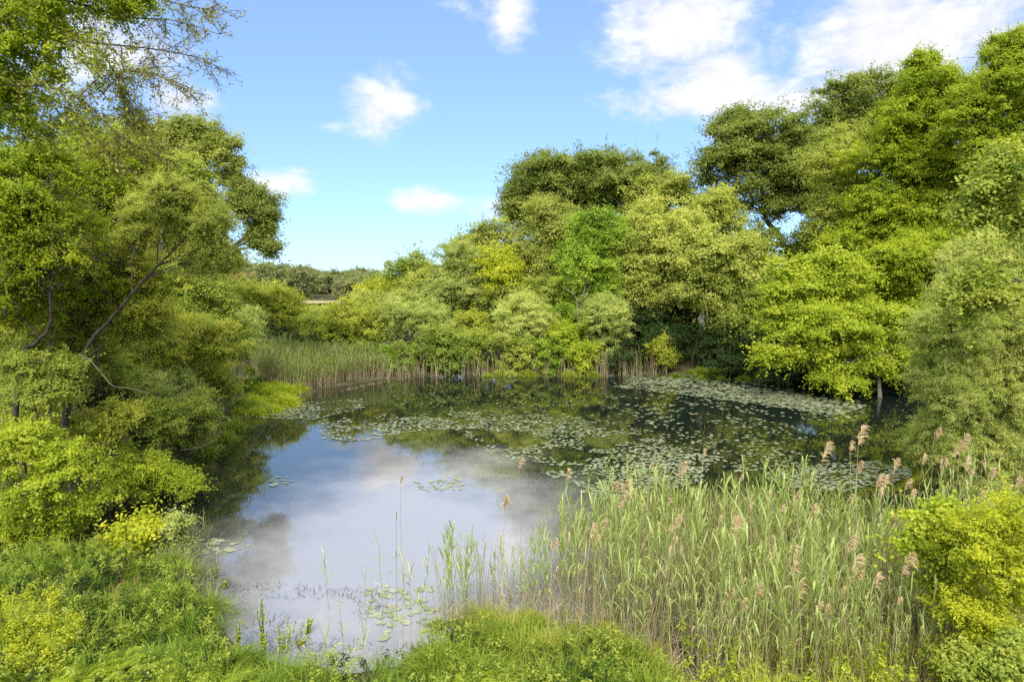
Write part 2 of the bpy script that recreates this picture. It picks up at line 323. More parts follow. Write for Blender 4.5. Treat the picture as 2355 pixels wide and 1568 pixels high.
# ------------------------------------------------------------------ trees and shrubs
def lobes_world(lobes, Y, rng, deep=1.0):
    out = []
    for l in lobes:
        u, v, ru, rv = l[:4]; dy = l[4] if len(l) > 4 else rng.uniform(-.35, .35) * ru * ppx(Y) * deep
        jx, jy = rng.normal(size=2) * .12; k_ = rng.uniform(.95, 1.2); u, v, ru, rv = u + jx * ru, v + jy * rv, ru * k_ * 1.08, rv * k_ * 1.12; c = at(u, v, Y + dy); r = np.array([ru * ppx(Y), (ru + rv) * .5 * ppx(Y) * deep, rv * ppx(Y)]); out.append((c, r))
    return out
def crown_parts(LB, L, asp, cov, flat0, nsub, rng, tuft=2.6, k=4, dens=1.25, shag=1.3):
    """leaf tufts on many small uneven sub-crowns spread through each lobe; tuft = radius of a tuft in leaf lengths"""
    P, Nn, A, subs, tw = [], [], [], [], []
    flat = min(1.05, .70 + .38 * flat0)
    W = L * asp; la = L * W * (.5 if k == 4 else .66); rt = tuft * L; lpc = max(8, int(dens * pi * rt * rt * .8 / la))
    for c, r in LB:
        ss = [(c, r * .66)]
        for i in range(int(nsub * 1.5)):
            d = unit(rng.normal(size=3)); d[2] = abs(d[2]) if rng.random() < .3 else d[2]; s = rng.uniform(.24, .52)
            ss.append((c + r * d * (1.06 - s) * rng.uniform(.7, 1.14), r * s * np.array([1.1, 1.1, flat]) * rng.uniform(.8, 1.2, 3)))
        for (sc, sr) in ss:
            subs.append((c, sc, sr)); area = pi * sr[0] * max(sr[2], .5 * sr[0]); nc = max(3, int(round(cov * .72 * area / (rt * rt * 2.2))))
            d = unit(rng.normal(size=(nc, 3))); d[:, 2] = np.where((d[:, 2] < -.1) & (rng.random(nc) < .3), -d[:, 2], d[:, 2]); d[:, 1] = np.where((d[:, 1] > .3) & (rng.random(nc) < .35), -d[:, 1], d[:, 1])
            cp = sc + sr * d * (.45 + .6 * rng.random(nc) ** .6 + .30 * rng.random(nc) ** 6)[:, None]; sa = rng.normal() * .22; ca = rng.normal(size=nc) * .16
            e = unit(rng.normal(size=(nc, lpc, 3)) + [0, 0, .45]); e[..., 2] = np.where(e[..., 2] < -.35, -e[..., 2], e[..., 2]); rs = rt * rng.uniform(.55, 1.3, (nc, 1, 1))
            ax = unit(d + rng.normal(size=(nc, 3)) * .5 + [0, -.05, .2])
            off = e * (.35 + .65 * rng.random((nc, lpc, 1)) ** .5 + .5 * rng.random((nc, lpc, 1)) ** 8) * rs * np.array([1.1, 1.1, .72]) + ax[:, None] * (rng.uniform(-.4, .9, (nc, lpc, 1)) * rs * .8)
            P.append((cp[:, None] + off).reshape(-1, 3)); Nn.append((e * .75 + d[:, None] * .25 + np.array([0, -.1, .45]) + rng.normal(size=(nc, lpc, 3)) * .38).reshape(-1, 3))
            A.append(np.clip(.5 + sa + ca[:, None] + rng.normal(size=(nc, lpc)) * .15, 0, 1).ravel()); tw.append((sc, cp))
            ns = int(nc * shag)
            if ns:
                j = rng.integers(0, nc, ns); m = max(5, lpc // 4); dr = unit(ax[j] + rng.normal(size=(ns, 3)) * .45 + [0, 0, .12]); ln = rt * rng.uniform(1.3, 3.6, (ns, 1, 1)); t = rng.random((ns, m, 1))
                P.append((cp[j][:, None] + dr[:, None] * ln * t - np.array([0, 0, .22]) * ln * t ** 2 + rng.normal(size=(ns, m, 3)) * rt * .2).reshape(-1, 3)); Nn.append((rng.normal(size=(ns, m, 3)) * .55 + d[j][:, None] * .3 + [0, -.1, .6]).reshape(-1, 3))
                A.append(np.clip(.55 + sa + ca[j][:, None] + rng.normal(size=(ns, m)) * .17, 0, 1).ravel())
    P = np.concatenate(P); n = len(P); V, Fc = leaves(P, np.concatenate(Nn), L * rng.uniform(.6, 1.3, n), W * rng.uniform(.7, 1.25, n), rng, k)
    LEAFN[0] += n
    return V, Fc, np.concatenate(A), subs, tw
LEAFN = [0]
def limb(a, b, n, sag, rng, wob=.06):
    d = np.linalg.norm(b - a); t = np.linspace(0, 1, n)[:, None]
    return a + (b - a) * t + np.array([0, 0, 1.0]) * np.sin(t * pi) * sag * d + np.cumsum(rng.normal(size=(n, 3)) * wob * d / n, 0) * np.sin(t * pi)
NT = [0]
def plant(name, label, cat, Y, lobes, style, wood='brown', base=None, trunk=None, r=.2, leaf=7.0, asp=.62, cov=2.3, flat=.8, nsub=6, group=None, twigs=.35, bare=0, stems=1, deep=1.0,
          tuft=2.7, dens=1.25, k=4, fill=True, shag=1.3, parts=('trunk', 'crown'), zb=None, bare_len=.9, twr=.010):
    """one tree or shrub: an Empty at its foot, its wood and its leaves as children"""
    NT[0] += 1; rng = np.random.default_rng(1000 + NT[0] * 7)
    extra = []
    if fill:
        for i in range(len(lobes)):
            for j in range(i):
                p, q = lobes[i], lobes[j]; d = math.hypot(p[0] - q[0], p[1] - q[1]); reach = (p[2] + p[3] + q[2] + q[3]) * .5
                if .45 * reach < d < 1.12 * reach: extra.append(((p[0] + q[0]) / 2 + rng.normal() * 6, (p[1] + q[1]) / 2 + rng.normal() * 6, min(p[2], q[2]) * .62, max(min(p[3], q[3]) * .8, 10)))
        if len(extra) > len(lobes): extra = [extra[k] for k in rng.permutation(len(extra))[:len(lobes)]]
    LB = lobes_world(list(lobes) + extra, Y, rng, deep); cx = np.average([c[0] for c, _ in LB], weights=[q[0] for _, q in LB]); zc = np.mean([c[2] for c, _ in LB])
    if trunk: T0 = at(trunk[0][0], trunk[0][1], Y)[0]
    else: T0 = at(base, 800, Y)[0] if base is not None else cx
    gz = float(ground_z([[T0, Y]])[0]) if zb is None else zb
    foot = np.array([T0, Y, gz])
    root = empty(name, foot, label, cat, group)
    fine = .74 if Y > 17 else .9
    V, Fc, A, subs, tw = crown_parts(LB, leaf * fine * ppx(Y), asp, cov, flat, nsub, rng, tuft, k, dens, shag)
    s = Soup(); s.add(V - foot, Fc, A); s.obj(parts[1], LM[style], root)
    w = Soup()
    def tube(P, r0, r1, kk=6):
        n = len(P); vv, ff = tubes(np.asarray(P)[None] - foot, np.linspace(r0, r1, n)[None] , kk); w.add(vv, ff, .5)
    trunks = []
    for i in range(stems):
        if trunk: pts = [foot + [0, 0, -.25]] + [at(u, v, Y) for u, v in trunk[1:]]
        else:
            ang = rng.uniform(0, 2 * pi); sp = 0 if stems == 1 else .12 * (i + 1) / stems + .1
            f = foot + np.array([cos(ang) * sp, sin(ang) * sp, -.25]); top = np.array([cx, Y, zc]) if stems == 1 else LB[i % len(LB)][0]
            mid = (f + top) / 2 + rng.normal(size=3) * .06 * (top[2] - f[2]); mid[2] = (f[2] + top[2]) / 2; pts = [f, mid, top]
        P = smooth_path(pts, 14); n = len(P); ln = np.arange(n) / (n - 1.); P = P + rng.normal(size=P.shape) * r * .18 * np.sin(ln * pi)[:, None]
        rad = r * (1 - .72 * ln) * (1 + .5 * np.exp(-ln * 12)); vv, ff = tubes(P[None] - foot, rad[None], 8); w.add(vv, ff, .5); trunks.append((P, rad))
    for c, q in LB:
        best = None
        for P, rad in trunks:
            dd = np.linalg.norm(P - c, axis=1) + np.where(P[:, 2] > c[2] - .25 * q[2], 3 * q[2], 0) + np.where(np.arange(len(P)) < 6, 4 * q[2] + 1, 0); j = int(dd.argmin())
            if best is None or dd[j] < best[0]: best = (dd[j], P[j], rad[j])
        a = best[1]; r0 = best[2] * .55; lp = limb(a, c, 8, .08, rng); tube(lp, r0, r0 * .45, 6)
        for (pc, sc, sr) in subs:
            if pc is c and np.linalg.norm(sc - c) > .05:
                st = lp[rng.integers(4, 8)]; tube(limb(st, sc, 6, .06, rng), r0 * .42, max(twr, r0 * .14), 5)
    ends, starts = [], []
    for sc, cp in tw:
        kx = rng.random(len(cp)) < twigs
        if kx.any(): ends.append(cp[kx]); starts.append(np.repeat(sc[None], kx.sum(), 0))
    if ends:
        b = np.concatenate(ends); a = np.concatenate(starts); t = np.linspace(0, 1, 5)[None, :, None]; d = np.linalg.norm(b - a, axis=1)[:, None, None]
        P = a[:, None] + (b - a)[:, None] * t + np.sin(t * pi) * (np.array([0, 0, .12]) * d + rng.normal(size=(len(a), 1, 3)) * .12 * d)
        R = np.repeat(np.linspace(twr * 1.5, twr * .6, 5)[None], len(a), 0); vv, ff = tubes(P - foot, R, 3); w.add(vv, ff, .5)
    if bare:
        # leafless twigs, forked once
        sc = np.array([x for x, _ in tw]); sr = np.array([q for _, _, q in subs]); i = rng.integers(0, len(sc), bare)
        d = unit(rng.normal(size=(bare, 3)) + [0, 0, .25]); a = sc[i] + sr[i] * d * rng.uniform(.2, .8, (bare, 1)); l = rng.uniform(.4, 1.2, bare) * bare_len
        t = np.linspace(0, 1, 6)[None, :, None]; P = a[:, None] + d[:, None] * l[:, None, None] * t + np.array([0, 0, -1]) * (l * rng.uniform(-.2, .5, bare))[:, None, None] * t ** 2 + np.cumsum(rng.normal(size=(bare, 6, 3)) * .03, 1) * l[:, None, None]
        vv, ff = tubes(P - foot, np.repeat(np.linspace(twr * 1.3, twr * .45, 6)[None], bare, 0), 3); w.add(vv, ff, .5)
        for kf in range(3):
            j = rng.integers(1, 5, bare); a2 = P[np.arange(bare), j]; d2 = unit(d + rng.normal(size=(bare, 3)) * .6); l2 = l * rng.uniform(.3, .6, bare)
            P2 = a2[:, None] + d2[:, None] * l2[:, None, None] * t[:, ::2][:, :3] * 1.0 + np.cumsum(rng.normal(size=(bare, 3, 3)) * .05, 1) * l2[:, None, None]; P2[:, 0] = a2
            vv, ff = tubes(P2 - foot, np.repeat(np.linspace(twr * .8, twr * .35, 3)[None], bare, 0), 3); w.add(vv, ff, .5)
    w.obj(parts[0], WD[wood], root, True)
    return root
def shrub(label, Y, lobes, style, **k):
    k.setdefault('stems', 3); k.setdefault('r', .05); k.setdefault('nsub', 6); k.setdefault('parts', ('stems', 'foliage')); k.setdefault('leaf', 6.0); k.setdefault('flat', .9)
    return plant('shrub', label, 'shrub', Y, lobes, style, **k)

exec_tables = True
# ---- far shore, left to right -------------------------------------------------
G1 = 'trees along the far shore'; G2 = 'shrubs along the far shore'
plant('oak_tree', 'broad dark olive oak, the tallest crown behind the middle of the far shore', 'tree', 66, [(1240, 425, 72, 56), (1330, 395, 92, 50), (1440, 408, 90, 50), (1200, 500, 48, 48), (1290, 480, 78, 56), (1400, 480, 78, 50), (1505, 445, 46, 50), (1180, 470, 28, 30)], 'oak', base=1350, r=.42, cov=1.9, flat=.6, nsub=10, group=G1, twigs=.5, tuft=3.3)
plant('oak_tree', 'brownish olive oak with a forked trunk in front of the broadest oak', 'tree', 60, [(1270, 500, 66, 40), (1245, 570, 56, 56), (1315, 560, 46, 46), (1195, 610, 38, 46), (1275, 640, 50, 46)], 'oakbrown', trunk=[(1320, 720), (1318, 620), (1330, 560), (1300, 520)], r=.26, group=G1, flat=.7, tuft=3.3)
plant('tree', 'vivid green upright tree rising beside the dead branched tree', 'tree', 53.6, [(1360, 530, 50, 48), (1410, 540, 30, 46), (1330, 560, 34, 40), (1345, 610, 64, 52), (1395, 620, 34, 50), (1335, 680, 46, 44), (1330, 735, 60, 26), (1390, 690, 40, 40)], 'green', base=1355, r=.2, cov=2.6, group=G1)
plant('tree', 'pale twiggy tree top between the broad oak and the pale green tree', 'tree', 61, [(1490, 470, 60, 46), (1560, 440, 46, 40), (1440, 520, 40, 46), (1580, 500, 40, 40)], 'olive', base=1520, r=.22, bare=260, bare_len=1.3, cov=1.7, group=G1, twr=.02)
plant('tree', 'large pale green tree with a domed crown right of the vivid green tree', 'tree', 54, [(1530, 510, 80, 56), (1470, 590, 70, 66), (1560, 595, 85, 70), (1490, 690, 72, 60), (1440, 650, 40, 50), (1560, 690, 60, 50)], 'paleoak', base=1510, r=.3, cov=2.5, group=G1)
plant('oak_tree', 'olive oak with dark crooked limbs showing sky beneath its crown', 'tree', 61, [(1680, 325, 62, 42), (1760, 305, 72, 38), (1840, 335, 56, 46), (1645, 395, 40, 46), (1740, 395, 84, 46), (1835, 415, 72, 50), (1700, 470, 74, 44), (1800, 480, 66, 44), (1885, 425, 36, 56), (1690, 290, 30, 26)], 'oak', trunk=[(1815, 730), (1822, 650), (1800, 560), (1760, 500), (1750, 420)], r=.4, cov=1.6, flat=.5, nsub=10, group=G1, twigs=.5, tuft=3.3)
plant('oak_tree', 'high flat topped oak standing furthest back under the big cloud', 'tree', 66, [(1930, 228, 52, 34), (2010, 202, 56, 28), (1898, 280, 36, 36), (1960, 275, 56, 36), (2060, 222, 36, 36), (1930, 330, 50, 40), (2020, 300, 50, 50)], 'oak', base=2000, r=.36, cov=1.5, flat=.6, nsub=7, group=G1, twigs=.6, bare=120, bare_len=1.6, twr=.02, tuft=3.3)
plant('beech_tree', 'tall golden green tree with layered sprays and a feathery pointed top', 'tree', 47, [(2120, 195, 50, 42), (2104, 158, 16, 26), (2136, 160, 14, 24), (2175, 190, 18, 26), (2205, 205, 16, 20), (2080, 280, 70, 46), (2170, 280, 60, 50), (2050, 380, 84, 46), (2150, 390, 80, 46), (2010, 470, 74, 36), (2110, 490, 96, 46), (1980, 555, 86, 36), (2040, 330, 40, 30)], 'beech', base=2120, r=.34, cov=1.9, flat=.1, nsub=12, group='tall trees on the right bank', leaf=7)
plant('beech_tree', 'tallest golden green tree at the right edge reaching into the cloud', 'tree', 42, [(2330, 140, 56, 40), (2300, 110, 20, 24), (2345, 100, 26, 26), (2285, 205, 66, 44), (2365, 220, 70, 60), (2235, 290, 60, 44), (2330, 310, 80, 50), (2270, 390, 76, 44), (2360, 430, 70, 60), (2400, 160, 60, 60)], 'beech', base=2340, r=.36, cov=1.35, flat=.1, nsub=12, group='tall trees on the right bank', bare=260, bare_len=1.3, twr=.014)
plant('beech_tree', 'spreading yellow green tree in the middle of the right bank with drooping tiers', 'tree', 42, [(2180, 560, 90, 42), (2080, 600, 100, 44), (2200, 650, 100, 50), (2260, 500, 66, 44), (2110, 700, 90, 50), (2000, 640, 70, 36), (2250, 730, 70, 60), (2180, 780, 60, 50)], 'beech', base=2180, r=.26, cov=2.3, flat=.1, nsub=12, group='tall trees on the right bank')
plant('maple_tree', 'bright lime maple leaning out over the water from the right bank', 'tree', 40, [(1850, 625, 60, 22), (1920, 600, 46, 22), (1900, 630, 60, 22), (1800, 672, 46, 20), (1850, 660, 56, 22), (1910, 668, 60, 24), (1970, 650, 46, 26), (1780, 715, 36, 20), (1825, 712, 50, 20), (1890, 712, 56, 22), (1790, 752, 34, 14), (1850, 748, 46, 16), (1960, 700, 50, 24)], 'lime', base=1960, r=.2, cov=2.6, flat=.3, nsub=7, leaf=8, asp=.75, group='tall trees on the right bank')
plant('maple_tree', 'low maple with tiered boughs almost touching the lily pads, grey trunk bare at the foot', 'tree', 37.6, [(1790, 832, 44, 11), (1850, 818, 50, 12), (1765, 812, 24, 14), (1920, 806, 60, 12), (1990, 800, 50, 12), (1880, 772, 60, 12), (1950, 756, 70, 13), (2030, 772, 60, 14), (2080, 806, 46, 13), (1930, 846, 44, 11), (1905, 872, 34, 10), (1945, 885, 36, 11), (2010, 838, 40, 16), (2040, 858, 34, 13), (2000, 722, 70, 14), (2070, 740, 50, 14), (1900, 728, 50, 13), (2090, 850, 34, 12)], 'lime', wood='grey', trunk=[(2024, 905), (2018, 840), (2008, 770), (2000, 700)], r=.11, cov=2.2, flat=-.6, nsub=6, fill=False, shag=2.0, leaf=8, asp=.75, zb=-.1, group='tall trees on the right bank')
plant('oak_tree', 'pale olive oak with a thick grey trunk above the shaded bank', 'tree', 51, [(1640, 590, 74, 50), (1680, 655, 66, 44), (1610, 680, 56, 40), (1700, 720, 46, 34), (1660, 755, 30, 22), (1740, 600, 50, 50)], 'paleoak', wood='grey', trunk=[(1612, 850), (1610, 760), (1620, 690), (1640, 620)], r=.36, cov=2.2, flat=.7, leaf=8, group=G1, tuft=3.3)
plant('tree', 'mid green tree filling the gap below the crooked oak', 'tree', 58, [(1740, 560, 60, 40), (1690, 600, 56, 46), (1880, 560, 60, 40), (1760, 680, 60, 60), (1840, 600, 50, 40)], 'mid', base=1770, r=.25, cov=2.0, group=G1)
for (Y, b, l, lb) in [(72, 1480, [(1460, 640, 120, 110), (1560, 720, 90, 70)], 'shady green tree hidden behind the large pale green tree'), (70, 1900, [(1860, 690, 120, 70), (1980, 640, 100, 90)], 'shady green tree deep in the wood behind the bright lime maple'),
                      (56, 2150, [(2080, 730, 120, 90), (2220, 640, 110, 120), (2220, 800, 100, 60)], 'shady green tree deep in the wood behind the low maple'), (54, 2330, [(2330, 560, 110, 140), (2300, 740, 100, 100)], 'shady green tree behind the pale willow at the right edge'),
                      (75, 1230, [(1200, 640, 90, 70), (1290, 690, 90, 60)], 'shady green tree behind the brownish olive oak')]:
    plant('tree', lb, 'tree', Y, l, 'mid', base=b, r=.3, cov=2.2, leaf=8, nsub=7, group='trees deeper in the wood')
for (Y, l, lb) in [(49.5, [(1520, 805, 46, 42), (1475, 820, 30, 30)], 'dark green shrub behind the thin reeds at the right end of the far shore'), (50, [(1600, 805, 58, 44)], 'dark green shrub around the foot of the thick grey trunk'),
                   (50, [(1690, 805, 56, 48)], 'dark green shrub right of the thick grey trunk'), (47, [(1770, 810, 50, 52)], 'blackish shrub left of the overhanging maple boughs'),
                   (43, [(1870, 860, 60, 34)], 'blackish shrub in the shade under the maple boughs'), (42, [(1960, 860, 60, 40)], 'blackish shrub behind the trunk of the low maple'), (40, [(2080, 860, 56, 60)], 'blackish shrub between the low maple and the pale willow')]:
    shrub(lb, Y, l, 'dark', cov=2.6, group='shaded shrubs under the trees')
shrub('small yellowish sapling hanging over the reeds at the right end of far shore', 48, [(1515, 795, 26, 20), (1530, 825, 18, 16)], 'yshrub', cov=1.6, group=G2)
for (Y, b, l, st, lb) in [
    (52, 1960, [(1930, 400, 80, 60), (1980, 500, 80, 60), (1900, 500, 60, 60), (1960, 330, 50, 40)], 'olive', 'olive tree with a loose crown between the crooked oak and the golden layered tree'),
    (50, 2240, [(2220, 380, 80, 60), (2160, 460, 80, 50), (2290, 480, 80, 60), (2230, 220, 50, 40)], 'beech', 'golden green tree filling in between the two tallest right bank trees'),
    (56, 1620, [(1640, 500, 60, 50), (1600, 540, 60, 60), (1560, 650, 80, 70), (1640, 760, 70, 50)], 'olive', 'olive tree behind the pale oak and the large domed pale tree'),
    (58, 1440, [(1420, 640, 50, 60), (1430, 720, 60, 50), (1520, 760, 80, 40)], 'mid', 'mid green tree low beside the vivid green tree'),
    (55, 1240, [(1190, 690, 60, 36), (1260, 690, 60, 44), (1240, 730, 70, 30)], 'olive', 'low olive tree under the brownish forked oak'),
    (50, 1790, [(1760, 700, 70, 50), (1740, 760, 70, 50), (1820, 780, 70, 50)], 'mid', 'shady young tree under the bright lime maple'),
    (45, 2120, [(2150, 800, 80, 60), (2080, 740, 80, 50), (2120, 870, 60, 50)], 'mid', 'shady young tree between the low maple and the willow')]:
    plant('tree', lb, 'tree', Y, l, st, base=b, r=.2, cov=2.2, nsub=8, group='trees deeper in the wood')
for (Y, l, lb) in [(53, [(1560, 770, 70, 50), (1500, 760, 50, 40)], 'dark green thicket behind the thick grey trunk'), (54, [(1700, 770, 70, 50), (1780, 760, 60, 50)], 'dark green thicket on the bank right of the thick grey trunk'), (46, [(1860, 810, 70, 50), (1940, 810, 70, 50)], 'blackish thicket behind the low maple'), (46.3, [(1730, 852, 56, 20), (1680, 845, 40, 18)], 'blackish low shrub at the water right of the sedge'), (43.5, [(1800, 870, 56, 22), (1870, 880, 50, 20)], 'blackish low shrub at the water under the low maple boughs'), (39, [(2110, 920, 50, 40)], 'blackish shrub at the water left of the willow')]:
    shrub(lb, Y, l, 'dark', cov=2.4, leaf=7, group='shaded shrubs under the trees')  # near-black leaf colour paints in the shadow under the trees
# ---- the middle of the far shore
plant('willow_tree', 'tall grey green willow left of the broad oak', 'tree', 58, [(1060, 605, 50, 44), (1030, 660, 54, 44), (1110, 630, 46, 60), (1000, 690, 46, 40), (1090, 690, 56, 44)], 'sage', base=1070, r=.2, cov=2.6, leaf=6, asp=.4, group=G1, flat=1.0)
plant('tree', 'thin twiggy tree top poking above the grey green willow', 'tree', 62, [(1115, 545, 36, 32), (1065, 575, 28, 30), (1150, 570, 30, 44), (1090, 590, 40, 40), (1170, 620, 40, 40)], 'olive', base=1110, r=.16, wood='twig', cov=1.1, bare=420, bare_len=1.1, group=G1, twr=.018)
plant('tree', 'small yellow green tree between the grey green willow and the brownish oak', 'tree', 55.5, [(1140, 608, 40, 34), (1145, 650, 50, 32), (1170, 620, 26, 30)], 'yellow', base=1145, r=.12, cov=2.0, flat=.5, group=G1)
plant('tree', 'feathery dark olive tree at the left end of the rising tree line', 'tree', 64, [(950, 615, 34, 28), (920, 632, 30, 26), (985, 640, 34, 30)], 'mid', base=945, r=.14, cov=1.3, bare=120, group=G1, twr=.02)
plant('tree', 'low golden tree leading down to the distant hill', 'tree', 70, [(885, 652, 34, 20), (860, 670, 36, 20), (905, 672, 26, 20)], 'yellow', base=880, r=.12, cov=2.2, group=G1)
plant('tree', 'greyish brown sapling clump left of the grey green willow', 'tree', 60, [(975, 668, 44, 36), (940, 690, 40, 30), (1000, 650, 26, 26)], 'olive', base=970, r=.12, bare=160, cov=1.6, group=G1, twr=.018)
ROW = [(52, [(540, 715, 46, 48), (505, 740, 40, 40)], 'yshrub', 'yellow green bushy shrub under the leaning oak'), (53, [(610, 700, 46, 44)], 'yshrub', 'yellow green shrub with a loose top left of the gap to the marsh'),
       (53, [(660, 722, 34, 40), (660, 690, 14, 16)], 'yshrub', 'narrow yellow green shrub with one tall shoot before the distant hill'), (52, [(710, 762, 50, 34)], 'shrub', 'low green shrub below the gap to the white water'),
       (51, [(790, 742, 60, 54), (770, 770, 50, 40)], 'yshrub', 'big rounded yellow green shrub right of the gap to the white water'), (52, [(870, 755, 44, 46)], 'shrub', 'mid green shrub right of the big rounded shrub'),
       (52.5, [(930, 735, 46, 54)], 'sage', 'greyish shrub between the rounded shrub and the grey green willow'), (51.5, [(1005, 745, 50, 56)], 'sage', 'grey green shrub just under the grey green willow'),
       (52, [(1085, 755, 46, 44)], 'yshrub', 'yellow tipped shrub under the small yellow green tree'), (51, [(1180, 742, 66, 58)], 'willow', 'pale broad shrub in the middle of the far shore'),
       (52, [(1255, 765, 46, 46)], 'shrub', 'green shrub between the pale broad shrub and the dead tree'), (50.5, [(1310, 780, 44, 38)], 'lime', 'bright green shrub at the foot of the dead tree'),
       (50, [(1390, 755, 50, 62), (1385, 715, 30, 34)], 'sage', 'rounded sage shrub right of the dead tree with bare stems showing')]
for Y, l, st, lb in ROW:
    l = [(u, v + 6, ru * 1.08, rv * 1.12) for u, v, ru, rv in l]; shrub(lb, Y, l, st, group=G2, leaf=6 if st not in ('sage', 'willow') else 5, asp=.6 if st not in ('sage', 'willow') else .45, cov=2.7, flat=1.0)
LOW = [(50, [(620, 785, 60, 24)], 'dark', 'dark low shrub behind the left half of the far reeds'), (50, [(720, 795, 56, 22)], 'dark', 'dark low shrub behind the middle of the far reeds'), (50, [(815, 800, 46, 26)], 'mid', 'low green shrub behind the right end of the far reeds'),
       (48.5, [(900, 822, 28, 26)], 'green', 'small vivid green shrub touching the end of the far reeds'), (49, [(960, 812, 42, 34)], 'mid', 'dense green shrub at the water beside the small vivid shrub'), (49, [(1035, 805, 50, 38)], 'mid', 'deep green shrub at the water under the grey green shrubs'),
       (49, [(1115, 812, 46, 36)], 'shrub', 'green shrub at the water left of the pale broad shrub'), (49, [(1190, 815, 42, 32)], 'shrub', 'twiggy green shrub at the water below the pale broad shrub'), (49, [(1268, 808, 42, 36)], 'green', 'rich green shrub at the water left of the bright one'), (49, [(1345, 812, 42, 32)], 'lime', 'yellowish shrub at the water below the sage shrub'),
       (49, [(1430, 818, 40, 28)], 'dark', 'dark low shrub right of the sage shrub')]
for Y, l, st, lb in LOW:
    l = [(u, v + 14, ru, rv + 12) for u, v, ru, rv in l]; shrub(lb, Y, l, st, group=G2, cov=2.3, leaf=7)
BACK = [(60, 520, 690, 60, 40, 'yshrub', 'loose yellow green shrub before the rusty budding tree'), (66, 600, 705, 60, 34, 'olive', 'olive shrub under the distant hill at the left'), (64, 680, 730, 50, 20, 'olive', 'low olive shrub just under the gap to the marsh'), (68, 760, 728, 50, 20, 'yshrub', 'low yellowish shrub right under the gap to the marsh'),
        (64, 840, 705, 56, 34, 'olive', 'olive shrub behind the big rounded shrub'), (66, 900, 700, 50, 36, 'shrub', 'green shrub under the low golden tree'), (62, 960, 715, 60, 40, 'sage', 'grey shrub under the sapling clump'), (60, 1030, 720, 60, 40, 'olive', 'olive shrub under the grey green willow'), (58, 1120, 715, 60, 44, 'shrub', 'green shrub behind the pale broad shrub'), (58, 1330, 745, 60, 44, 'mid', 'green thicket behind the dead tree')]
for Y, u, v, ru, rv, st, lb in BACK: shrub(lb, Y, [(u, v, ru, rv), (u + 20, v + 30, ru, rv * .8)], st, group='shrubs behind the far shore', cov=2.5)
plant('redbud_tree', 'rusty pink budding tree before the distant hill', 'tree', 95, [(535, 630, 22, 16), (522, 640, 20, 16), (552, 640, 16, 12)], 'rust', base=540, r=.15, cov=2.2, leaf=5)
# ---- left bank
G3 = 'trees on the left bank'; G4 = 'shrubs on the left bank'
plant('oak_tree', 'olive oak with a domed crown topping the left bank', 'tree', 42, [(400, 320, 66, 34), (465, 322, 54, 36), (530, 365, 34, 40), (350, 370, 66, 46), (440, 385, 66, 46), (540, 415, 22, 22), (300, 330, 60, 40)], 'oakbrown', base=420, r=.32, cov=2.0, flat=.6, nsub=8, group=G3, twigs=.5, tuft=3.3)
plant('tree', 'fresh green tree in front of the domed oak', 'tree', 36, [(430, 420, 60, 44), (480, 465, 36, 36), (400, 470, 60, 50)], 'shrub', base=430, r=.2, cov=2.3, group=G3)
plant('oak_tree', 'oak leaning right over the far reeds, its limb bare below a separate crown', 'tree', 41, [(548, 478, 36, 34), (598, 468, 44, 26), (622, 508, 32, 30), (592, 540, 32, 22), (622, 575, 24, 18), (560, 440, 24, 16)], 'oak', trunk=[(465, 760), (488, 660), (515, 595), (560, 550), (590, 510)], r=.22, cov=1.8, flat=.6, nsub=7, group=G3, twigs=.6, tuft=3.3)
plant('willow_tree', 'airy olive green willow with a long trunk leaning right across the left bank', 'tree', 17, [(430, 500, 84, 44, 1.5), (485, 555, 46, 44, 1.2), (375, 545, 66, 36, 2.2), (460, 615, 46, 32, 1.8), (340, 480, 60, 36, 2.), (300, 560, 50, 30, 2.5), (520, 600, 30, 30, .6), (500, 500, 40, 40, .5), (400, 440, 50, 30, .8)], 'olive', trunk=[(95, 990), (180, 845), (252, 738), (325, 650), (400, 575), (450, 520)], r=.058, wood='dark2', cov=1.2, shag=3.0, leaf=6, asp=.45, nsub=9, group=G3, bare=160, bare_len=.7, twr=.007)
plant('tree', 'leafy green tree below the leaning oak', 'tree', 32, [(430, 660, 66, 56), (470, 720, 46, 46), (390, 710, 60, 50), (520, 700, 30, 40)], 'shrub', base=430, r=.14, cov=2.4, group=G3)
TW = dict(shag=2.4, cov=1.9, leaf=7, bare=950, bare_len=.8, twigs=.5, twr=.0075, nsub=9, group='twiggy trees on the left bank')
plant('tree', 'twiggy tree with crooked dark trunk at the left edge and sparse golden leaves', 'tree', 17, [(60, 430, 100, 80, 1.), (120, 540, 110, 80, 1.5), (20, 600, 90, 90, 1.2), (130, 650, 80, 60, 1.6), (10, 740, 60, 50, 1.5)], 'beech', trunk=[(5, 960), (45, 850), (80, 790), (115, 745), (110, 600), (80, 470)], wood='dark2', r=.07, **TW)
plant('tree', 'twiggy tree with golden young leaves below the overhanging boughs', 'tree', 22, [(200, 400, 90, 80), (300, 400, 80, 70), (240, 500, 100, 80), (330, 480, 60, 60)], 'beech', trunk=[(160, 920), (190, 760), (220, 620), (230, 480)], r=.08, wood='twig', **TW)
plant('tree', 'twiggy brownish tree tangle in the middle of the left bank', 'tree', 21, [(200, 620, 110, 80), (290, 660, 90, 70), (160, 720, 100, 70), (270, 750, 80, 60)], 'yshrub', trunk=[(230, 930), (225, 820), (230, 720), (230, 620)], r=.08, wood='twig', **TW)
